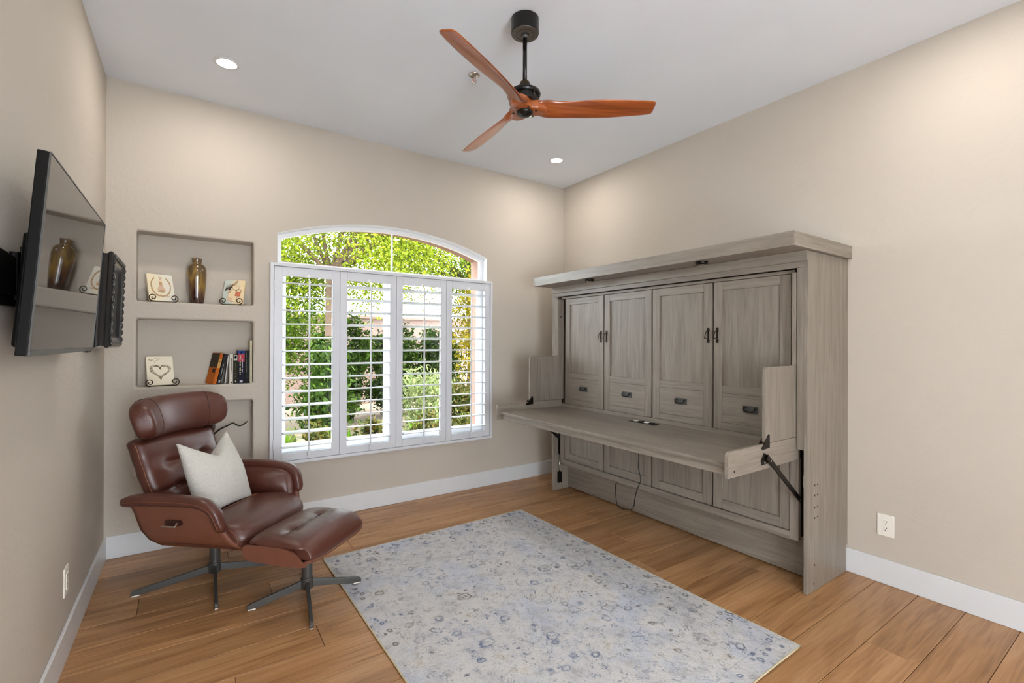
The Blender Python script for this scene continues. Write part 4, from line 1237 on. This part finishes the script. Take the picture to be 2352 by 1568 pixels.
def ell(cx, cz, a, b, rot=0, n=14):
    c, s = math.cos(math.radians(rot)), math.sin(math.radians(rot))
    return [(cx+a*math.cos(q)*c-b*math.sin(q)*s, cz+a*math.cos(q)*s+b*math.sin(q)*c) for q in [2*math.pi*k/n for k in range(n)]]
def line(t, name, pts, mat, r=0.0012): obj(name, MB().tube([(p[0], -0.0102, p[1]) for p in pts], r, 6), mat, t)

# tile with a small dressed rabbit inside a leafy wreath
rz1 = math.radians(24)
t = tile_thing('relief_tile', -0.166, D+0.052, NZ[0], 0.152, 0.192, 'tile_cream', 'cream relief tile with a standing rabbit inside a leafy wreath, on the top niche shelf', rz1)
for i in range(11):
    for s in (-1, 1):
        a = math.radians(-88+i*13.5)
        px, pz = s*0.056*math.cos(a), 0.105+0.072*math.sin(a)
        obj('wreath_leaf', MB().prism(ell(px, pz, 0.009, 0.0036, (math.degrees(a)+70)*s), 'y', -0.0125, -0.0095), 'relief_tan', t)
line(t, 'wreath_stem', [(0.056*math.cos(a), 0.105+0.072*math.sin(a)) for a in [math.radians(q) for q in range(-230, 52, 12)]], 'relief_tan')
rel(t, 'rabbit_skirt', [(-0.024, 0.075), (0.024, 0.072), (0.008, 0.115), (-0.008, 0.116)], 'relief_pink')
rel(t, 'rabbit_body', ell(0, 0.122, 0.009, 0.016), 'relief_tan')
rel(t, 'rabbit_head', ell(0.001, 0.143, 0.009, 0.010), 'relief_cream', 0.0036)
rel(t, 'rabbit_ear', ell(-0.003, 0.164, 0.0032, 0.014, 8), 'relief_pink')
rel(t, 'rabbit_ear', ell(0.006, 0.162, 0.0032, 0.014, -8), 'relief_pink')
rel(t, 'ground_mound', ell(0, 0.066, 0.022, 0.006), 'relief_tan')
line(t, 'ribbon', [(-0.045+0.09*i/16, 0.038+0.006*math.sin(i*1.2)) for i in range(17)], 'relief_tan', 0.0016)
easel(-0.168, D+0.050, NZ[0]+0.0006, 0.062, 'dark iron scroll easel under the wreath tile in the top niche', rz1)

# tile with a painted rabbit carrying flowers
t = tile_thing('painted_tile', 0.243, D+0.052, NZ[0], 0.140, 0.186, 'tile_blue', 'painted tile of a tan rabbit holding a red basket, right end of the top niche', math.radians(-24))
rel(t, 'rabbit_body', ell(-0.004, 0.062, 0.030, 0.044, -6), 'relief_cream')
line(t, 'rabbit_outline', ell(-0.004, 0.062, 0.031, 0.045, -6, 22)+[ell(-0.004, 0.062, 0.031, 0.045, -6, 22)[0]], 'relief_tan', 0.0014)
line(t, 'rabbit_outline', ell(0.012, 0.126, 0.022, 0.018, -12, 18)+[ell(0.012, 0.126, 0.022, 0.018, -12, 18)[0]], 'relief_tan', 0.0013)
rel(t, 'rabbit_leg', ell(-0.020, 0.034, 0.017, 0.014), 'relief_pink', 0.004)
rel(t, 'rabbit_leg', ell(0.014, 0.030, 0.014, 0.012), 'relief_cream', 0.004)
rel(t, 'rabbit_head', ell(0.012, 0.126, 0.021, 0.017, -12), 'relief_cream', 0.004)
rel(t, 'rabbit_ear', ell(0.006, 0.158, 0.0055, 0.028, -34), 'relief_tan', 0.004)
rel(t, 'rabbit_ear', ell(-0.004, 0.150, 0.0050, 0.024, -44), 'relief_brown', 0.0034)
rel(t, 'rabbit_eye', ell(0.015, 0.130, 0.0022, 0.0026), 'relief_brown', 0.0048)
rel(t, 'rabbit_arm', ell(-0.026, 0.092, 0.012, 0.008, 30), 'relief_tan', 0.004)
rel(t, 'basket', [(0.012, 0.060), (0.044, 0.058), (0.050, 0.092), (0.016, 0.098)], 'relief_rust', 0.0042)
line(t, 'basket_handle', [(0.016+0.017*(1-math.cos(a)), 0.096+0.016*math.sin(a)) for a in [math.pi*k/10 for k in range(11)]], 'relief_brown', 0.0016)
for k in range(9):
    a = math.radians(80+k*13)
    line(t, 'twig', [(-0.024, 0.106), (-0.024+0.024*math.cos(a), 0.108+0.026*math.sin(a)), (-0.024+0.036*math.cos(a+0.15), 0.110+0.042*math.sin(a+0.1))], 'relief_brown', 0.0014)
    rel(t, 'bud', ell(-0.024+0.030*math.cos(a-0.2), 0.106+0.022*math.sin(a), 0.005, 0.004), 'relief_brown', 0.0026)
easel(0.244, D+0.050, NZ[0]+0.0006, 0.052, 'dark iron scroll easel under the painted rabbit tile in the top niche', math.radians(-24))

# tile with a bird on a heart-shaped wreath of twigs
t = tile_thing('heart_tile', -0.170, D+0.050, NZ[1], 0.150, 0.200, 'tile_bone', 'bone-coloured tile with a bird above a heart of twigs, in the middle niche', math.radians(14))
def heart(q, k): return (k*0.058*math.sin(q)**3, 0.098+k*0.052*(13*math.cos(q)-5*math.cos(2*q)-2*math.cos(3*q)-math.cos(4*q))/15)
rr_ = random.Random(3)
for kk in (0.78, 0.86, 0.94, 1.0):
    line(t, 'heart_vine', [(lambda p: (p[0]+rr_.uniform(-.002, .002), p[1]+rr_.uniform(-.002, .002)))(heart(2*math.pi*i/36, kk)) for i in range(37)], 'relief_ink', 0.0009)
for i in range(46):
    q = rr_.uniform(0, 2*math.pi); kk = rr_.uniform(0.7, 1.05); p = heart(q, kk); a = rr_.uniform(0, 180)
    obj('heart_twig', MB().prism(ell(p[0], p[1], 0.007, 0.0011, a, 6), 'y', -0.0118, -0.0095), 'relief_ink', t)
line(t, 'bird_outline', [(-0.066, 0.176), (-0.046, 0.174), (-0.026, 0.182), (-0.008, 0.190), (0.002, 0.188), (-0.004, 0.180), (-0.012, 0.171), (-0.026, 0.166), (-0.044, 0.170), (-0.066, 0.176)], 'relief_ink', 0.0011)
line(t, 'bird_leg', [(-0.026, 0.166), (-0.028, 0.152)], 'relief_ink', 0.0010)
easel(-0.166, D+0.050, NZ[1]+0.0006, 0.070, 'dark iron scroll easel under the heart tile in the middle niche', math.radians(14))

# books (x left edge at foot, thickness, height, depth, lean degrees)
def bookmat(name, c): return plain(name, srgb(*[q*0.92 for q in c]), 0.6, var=0.05, spec=0.12)
BK = [
    ('orange and dark brown book leaning at the left end of the middle niche row', (204, 110, 40), 0.021, 0.222, 13.0, 'orange'),
    ('black book with white lettering leaning against the orange book', (40, 40, 42), 0.021, 0.215, 12.0, 'black'),
    ('thin white booklet squeezed between the black book and the white-spined book', (226, 224, 220), 0.006, 0.200, 6.0, 'thin'),
    ('cream-spined upright book with black title in the middle niche', (232, 226, 212), 0.022, 0.212, 0.0, 'cream'),
    ('dark green-black book with a white photo patch on its spine', (44, 42, 32), 0.028, 0.209, 0.0, 'olive'),
    ('thick navy and red book in the middle niche row', (26, 28, 44), 0.042, 0.236, 0.0, 'navy'),
    ('black book with small grey lettering beside the navy and red book', (30, 32, 32), 0.031, 0.236, 0.0, 'grey'),
    ('tall narrow cream book at the right end of the middle niche', (214, 206, 176), 0.014, 0.312, 0.0, 'tall')]
xr_ = 0.3655
placed = []
for it in BK[::-1]:
    label, colr, th, h, lean, kind = it
    if lean == 0:
        x0 = xr_-th; placed.append((it, x0)); xr_ = x0-0.0012
    else: placed.append((it, None))
foot = xr_
for it, x0 in placed:
    label, colr, th, h, lean, kind = it
    dep = 0.105 if kind != 'tall' else 0.125
    zsh = NZ[1]+0.0006
    if x0 is None:
        # leaning books rest with their right foot on the shelf, top touching their neighbour
        a = math.radians(lean)
        foot = xr_-{'thin': 0.0285, 'black': 0.0520+th/math.cos(a), 'orange': 0.0770+th/math.cos(a)}[kind]
        t = thing('book', label, 'book', (foot, D+0.022, zsh+0.0003), group='books in the middle niche')
        t.rotation_euler = (0, a, 0)
        lift = th*math.sin(a)
        t.location.z += lift
        if kind == 'orange': t.rotation_euler = (0, a, math.radians(24)); t.location.y = D+0.010
    else:
        t = thing('book', label, 'book', (x0, D+0.016 if kind != 'tall' else D+0.012, zsh), group='books in the middle niche')
    cm = bookmat('cover_'+kind, colr)
    cv = MB().box(0, 0.0018, 0.0, dep, 0, h).box(th-0.0018, th, 0.0, dep, 0, h).box(0.0018, th-0.0018, 0.0, 0.0018, 0, h)
    obj('cover', cv, cm, t)
    obj('pages', MB().box(0.0019, th-0.0019, 0.0019, dep-0.004, 0.002, h-0.003), 'paper', t)
    def patch(name, x_0, x_1, z_0, z_1, c): obj(name, MB().box(x_0, x_1, -0.0006, 0.0004, z_0, z_1), bookmat(name+'_'+kind, c), t)
    rb_ = random.Random(kind)
    def letters(xa, xb, za, zb, c, n):
        mm = MB(); z = zb; step = (zb-za)/n
        for q in range(n):
            if rb_.random() < 0.86:
                mm.box(xa+(xb-xa)*rb_.uniform(0, 0.25), xb-(xb-xa)*rb_.uniform(0, 0.2), -0.0010, 0.0002, z-step*rb_.uniform(0.55, 0.85), z)
            z -= step
        o = obj('spine_lettering', mm, bookmat('ink_'+kind, c), t)
    if kind == 'orange':
        obj('dark_cover_band', MB().box(-0.0007, 0.0004, 0.0, dep, h*0.52, h*0.985), bookmat('band_orange', (74, 64, 50)), t)
        obj('cover_label', MB().box(-0.0008, 0.0003, 0.012, 0.05, h*0.36, h*0.49), bookmat('label_orange', (70, 44, 26)), t)
        patch('spine_band', 0.001, th-0.001, h*0.52, h*0.80, (232, 186, 116)); letters(0.006, 0.014, h*0.55, h*0.78, (150, 104, 60), 10)
    elif kind == 'black': letters(0.008, 0.013, h*0.28, h*0.66, (214, 212, 206), 14); patch('emblem', 0.006, 0.015, h*0.04, h*0.12, (200, 200, 196))
    elif kind == 'cream': letters(0.007, 0.015, h*0.26, h*0.90, (56, 52, 48), 26); patch('emblem', 0.006, 0.016, h*0.02, h*0.07, (60, 56, 50))
    elif kind == 'olive': patch('photo_patch', 0.003, 0.025, h*0.80, h*0.98, (216, 214, 206)); patch('photo_dark_area', 0.008, 0.022, h*0.86, h*0.95, (48, 44, 40)); letters(0.010, 0.018, h*0.15, h*0.72, (96, 88, 52), 20); patch('emblem', 0.012, 0.019, h*0.05, h*0.10, (214, 212, 204))  # darker rectangle inside the photo patch on the spine
    elif kind == 'navy': patch('blue_band', 0.0, th, h*0.91, h, (44, 66, 134)); patch('red_band', 0.0, th, h*0.66, h*0.905, (188, 74, 92)); letters(0.009, 0.020, h*0.24, h*0.86, (220, 214, 176), 22); letters(0.025, 0.032, h*0.34, h*0.74, (208, 200, 214), 18); patch('white_block', 0.012, 0.030, h*0.03, h*0.09, (216, 216, 220)); patch('white_mark', 0.016, 0.026, h*0.93, h*0.98, (196, 200, 214))
    elif kind == 'grey': letters(0.006, 0.011, h*0.2, h*0.94, (150, 156, 152), 26); letters(0.017, 0.022, h*0.15, h*0.9, (104, 112, 106), 26)
    elif kind == 'tall': letters(0.005, 0.010, h*0.48, h*0.90, (120, 100, 96), 26); letters(0.005, 0.009, h*0.06, h*0.16, (120, 108, 92), 6)

# dark twig standing in the lowest niche, its tip showing past the headrest
tw = smooth_path([(0.06, D+0.06, NZ[2]+0.006), (0.075, D+0.065, 0.60), (0.11, D+0.07, 0.69), (0.165, D+0.075, 0.745), (0.224, D+0.08, 0.773), (0.251, D+0.08, 0.785), (0.287, D+0.08, 0.763), (0.315, D+0.08, 0.768), (0.346, D+0.075, 0.794)], 5)
tt = thing('twig_sculpture', 'dark crooked twig reaching across the lowest niche behind the headrest', 'twig', (0.06, D+0.06, NZ[2]))
n = len(tw)
obj('branch', MB().tube(tw, [0.0065-0.0025*i/n for i in range(n-2)]+[0.003, 0.0015], 8), 'twig', tt, world=True, smooth=True)
obj('stone_foot', MB().lathe([(0.034, 0.0006), (0.036, 0.004), (0.030, 0.012), (0.010, 0.015)], (0.06, D+0.06, NZ[2]), 18), 'twig', tt, world=True, smooth=True)

# ================================================================== GARDEN OUTSIDE THE WINDOW
GZ = -0.12
gnd = MB()
nx, ny = 24, 16
vs, fs = [], []
for i in range(ny+1):
    for j in range(nx+1):
        x = -14+34*j/nx; yy = D+0.33+18*i/ny
        vs.append((x, yy, GZ+0.05*mnoise.noise((x*0.5, yy*0.5, 1.7))-0.02))
for i in range(ny):
    for j in range(nx): a = i*(nx+1)+j; fs.append((a, a+1, a+nx+2, a+nx+1))
go = obj('garden_ground', gnd.add(vs, fs), 'gravel'); go['kind'] = 'structure'; go['label'] = 'tan gravel garden ground beyond the window'
gw = MB().box(-14, 20, 11.6, 11.8, GZ-0.1, 1.96).box(-14, 20, 11.57, 11.83, 1.96, 2.02)
o = obj('garden_wall', gw, 'block'); o['kind'] = 'structure'; o['label'] = 'pinkish stucco garden wall behind the shrubs'

def leaf_mesh(name, centres, size, mat, parent, rg, aspect=2.2, up_bias=0.0, jit=0.45):
    n = len(centres)
    d1 = rg.normal(size=(n, 3)); d1[:, 2] += up_bias; d1 /= np.linalg.norm(d1, axis=1)[:, None]
    d2 = rg.normal(size=(n, 3)); d2 -= d1*(d1*d2).sum(1)[:, None]; d2 /= np.linalg.norm(d2, axis=1)[:, None]
    s = size*(1-jit+2*jit*rg.random(n))[:, None]
    a = d1*s*0.5; b = d2*s*0.5/aspect
    v = np.stack([centres-a, centres+b, centres+a, centres-b], 1).reshape(-1, 3)
    me = bpy.data.meshes.new(name)
    me.vertices.add(4*n); me.vertices.foreach_set('co', v.astype(np.float32).ravel())
    me.loops.add(4*n); me.loops.foreach_set('vertex_index', np.arange(4*n, dtype=np.int32))
    me.polygons.add(n); me.polygons.foreach_set('loop_start', np.arange(0, 4*n, 4, dtype=np.int32))
    me.update(calc_edges=True); me.materials.append(M[mat])
    o = bpy.data.objects.new(name, me); C.objects.link(o); o.parent = parent
    return o

def blob_points(rg, n, rx, ry, rz, cz, clumps, spread, shell=0.55):
    # clumps of leaves inside an ellipsoid
    c = rg.normal(size=(clumps, 3)); c /= np.linalg.norm(c, axis=1)[:, None]
    c *= (shell+(1-shell)*rg.random(clumps)**0.6)[:, None]
    c *= np.array([rx, ry, rz])
    k = rg.integers(0, clumps, n)
    p = c[k]+rg.normal(size=(n, 3))*spread
    p[:, 2] += cz
    return p, c+np.array([0, 0, cz])

def tree(loc, rx, ry, rz, cz, n, size, mat, label, seed, clumps=90, spread=0.22, trunk_r=0.09, group='garden trees'):
    rg = np.random.default_rng(seed)
    t = thing('tree', label, 'tree', (loc[0], loc[1], GZ-0.03), group=group)
    p, c = blob_points(rg, n, rx, ry, rz, cz, clumps, spread, 0.35)
    p = p[p[:, 2] > 0.25]
    leaf_mesh('foliage', p, size, mat, t, rg)
    tr = MB()
    fork = Vector((rg.normal()*0.1, rg.normal()*0.1, cz-rz*0.75))
    tr.tube(smooth_path([(0, 0, -0.1), (0.06, 0.03, fork.z*0.5), tuple(fork)], 5), [trunk_r*(1-0.3*i/10) for i in range(11)], 8)
    obj('trunk', tr, 'bark', t, smooth=True)
    for q in range(14):
        e = Vector(c[rg.integers(0, len(c))])
        m_ = fork.lerp(e, 0.5)+Vector((rg.normal()*0.15, rg.normal()*0.15, 0.12))
        obj('branch', MB().tube(smooth_path([tuple(fork), tuple(m_), tuple(e)], 4), [trunk_r*0.45*(1-0.8*i/8) for i in range(9)], 6), 'bark', t, smooth=True)
    return t
def shrub(loc, rx, ry, h, n, size, mat, label, seed, name='shrub', group=None, clumps=40, spread=0.10, aspect=2.2, up=0.3):
    rg = np.random.default_rng(seed)
    t = thing(name, label, 'shrub', (loc[0], loc[1], GZ-0.03), group=group)
    p, c = blob_points(rg, n, rx, ry, h*0.5, h*0.52, clumps, spread, 0.5)
    p = p[p[:, 2] > 0.04]
    leaf_mesh('foliage', p, size, mat, t, rg, aspect, up)
    st = MB()
    for q in range(9):
        e = c[rg.integers(0, len(c))]
        st.tube([(rg.normal()*0.03, rg.normal()*0.03, -0.02), (e[0]*0.5, e[1]*0.5, max(0.1, e[2]*0.6)), tuple(e)], [0.014, 0.009, 0.004], 5)
    obj('stems', st, 'bark', t)
    return t
def strap_plant(loc, h, n, seed, label, group):
    rg = random.Random(seed)
    t = thing('strap_leaf_plant', label, 'plant', (loc[0], loc[1], GZ-0.03), group=group)
    m = MB()
    for k in range(n):
        a = rg.uniform(0, 2*math.pi); out = rg.uniform(0.35, 1.0); hh = h*rg.uniform(0.65, 1.0); wdt = 0.010*rg.uniform(0.8, 1.3)
        d = Vector((math.cos(a), math.sin(a), 0)); s_ = Vector((-math.sin(a), math.cos(a), 0))
        pts = [d*(out*h*0.75*f**1.4)+Vector((0, 0, hh*(1.55*f-0.75*f*f*out))) for f in (0, 0.25, 0.5, 0.75, 1.0)]
        vs = []
        for i, p in enumerate(pts):
            ww = wdt*(1, 1.1, 1.0, 0.7, 0.1)[i]
            vs += [p-s_*ww, p+s_*ww]
        m.add(vs, [(2*i, 2*i+1, 2*i+3, 2*i+2) for i in range(4)])
    obj('blades', m, 'leaf_bright', t, smooth=True)

tree((1.80, 8.0), 2.3, 1.5, 1.45, 3.72, 80000, 0.054, 'leaf_yellow', 'airy yellow-green tree filling the left of the arched window', 11, 130, 0.24)
tree((5.0, 9.0), 1.9, 1.4, 1.5, 4.0, 58000, 0.056, 'leaf_mid', 'denser green tree seen through the right of the arched window', 12, 90, 0.24)
tree((4.75, 7.6), 0.75, 0.75, 1.25, 1.75, 12000, 0.070, 'leaf_gold', 'golden-leaved tree at the right edge of the window view', 13, 60, 0.16, 0.05)
tree((1.25, 9.3), 0.85, 0.75, 1.45, 2.10, 18000, 0.068, 'leaf_mid', 'bushy green tree by the garden wall at the left of the window view', 14, 70, 0.18, 0.06)
hl = ['dark green rounded shrub, leftmost in the hedge by the garden wall', 'dark green rounded shrub, second from the left in the hedge', 'dark green rounded shrub in the middle of the hedge',
      'dark green rounded shrub, rightmost in the hedge']
for i, (x, yy, h) in enumerate(((1.55, 7.1, 1.45), (2.40, 9.2, 2.0), (3.42, 9.4, 1.85), (4.45, 9.6, 1.75))):
    shrub((x, yy), 0.50 if i else 0.28, 0.50 if i else 0.3, h, 9000 if i else 4200, 0.085, 'leaf_dark', hl[i], 30+i, group='hedge shrubs')
shrub((0.15, 9.2), 0.50, 0.50, 1.9, 8000, 0.085, 'leaf_dark', 'dark green shrub by the garden wall, beyond the left window jamb', 51, group='hedge shrubs')
shrub((-1.0, 9.0), 0.50, 0.50, 1.8, 8000, 0.085, 'leaf_mid', 'mid green shrub by the garden wall, far left of the garden', 52, group='hedge shrubs')
shrub((3.05, 6.9), 0.34, 0.34, 1.12, 3600, 0.075, 'leaf_sage', 'silvery sage shrub in front of the hedge', 41, aspect=3.0, up=0.9)
shrub((3.75, 7.0), 0.26, 0.26, 0.85, 2600, 0.07, 'leaf_low', 'small olive shrub beside the silvery sage', 42)
pl = ['bright green strap-leaved plant at the left of the garden bed', 'bright green strap-leaved plant second from the left in the bed', 'bright green strap-leaved plant third in the bed', 'bright green strap-leaved plant below the pink wall gap',
      'bright green strap-leaved plant near the middle of the bed', 'bright green strap-leaved plant right of the bed middle', 'bright green strap-leaved plant below the sage shrub', 'bright green strap-leaved plant at the right of the bed']
for i, x in enumerate((0.55, 0.92, 1.30, 1.66, 2.05, 2.50, 2.95, 3.5)):
    strap_plant((x, 6.15+0.25*math.sin(i*2.1)), 0.42+0.05*math.sin(i*1.7), 80, 60+i, pl[i], 'strap-leaved plants in the garden bed')
lw = ['low brownish shrub nearest the left window jamb', 'low brownish shrub under the left shutter panel', 'low brownish shrub below the window middle', 'low brownish shrub under the third shutter panel', 'low brownish shrub under the right shutter panel', 'low brownish shrub by the right window jamb']
for i, x in enumerate((0.50, 1.06, 1.62, 2.18, 2.74, 3.30)):
    shrub((x, 5.05+0.12*math.sin(i*1.9)), 0.17, 0.18, 0.66+0.05*math.cos(i*2.3), 2300, 0.055, 'leaf_low', lw[i], 80+i, name='low_shrub', group='low shrubs below the window', clumps=30, spread=0.05)
# garden boulder
bo = MB()
rings = []
for i in range(9):
    v = math.pi*i/8
    rings.append([((0.30*math.sin(v)+0.001)*math.cos(q)*(1+0.14*mnoise.noise((math.cos(q)*1.5, math.sin(q)*1.5, v))), (0.22*math.sin(v)+0.001)*math.sin(q), 0.17*math.cos(v)) for q in [2*math.pi*k/14 for k in range(14)]])
b = obj('boulder', bo.loft(rings), 'block', smooth=True); b.location = (0.95, 7.3, GZ+0.10)
tag(b, 'pinkish boulder on the gravel behind the strap-leaved plants', 'boulder')
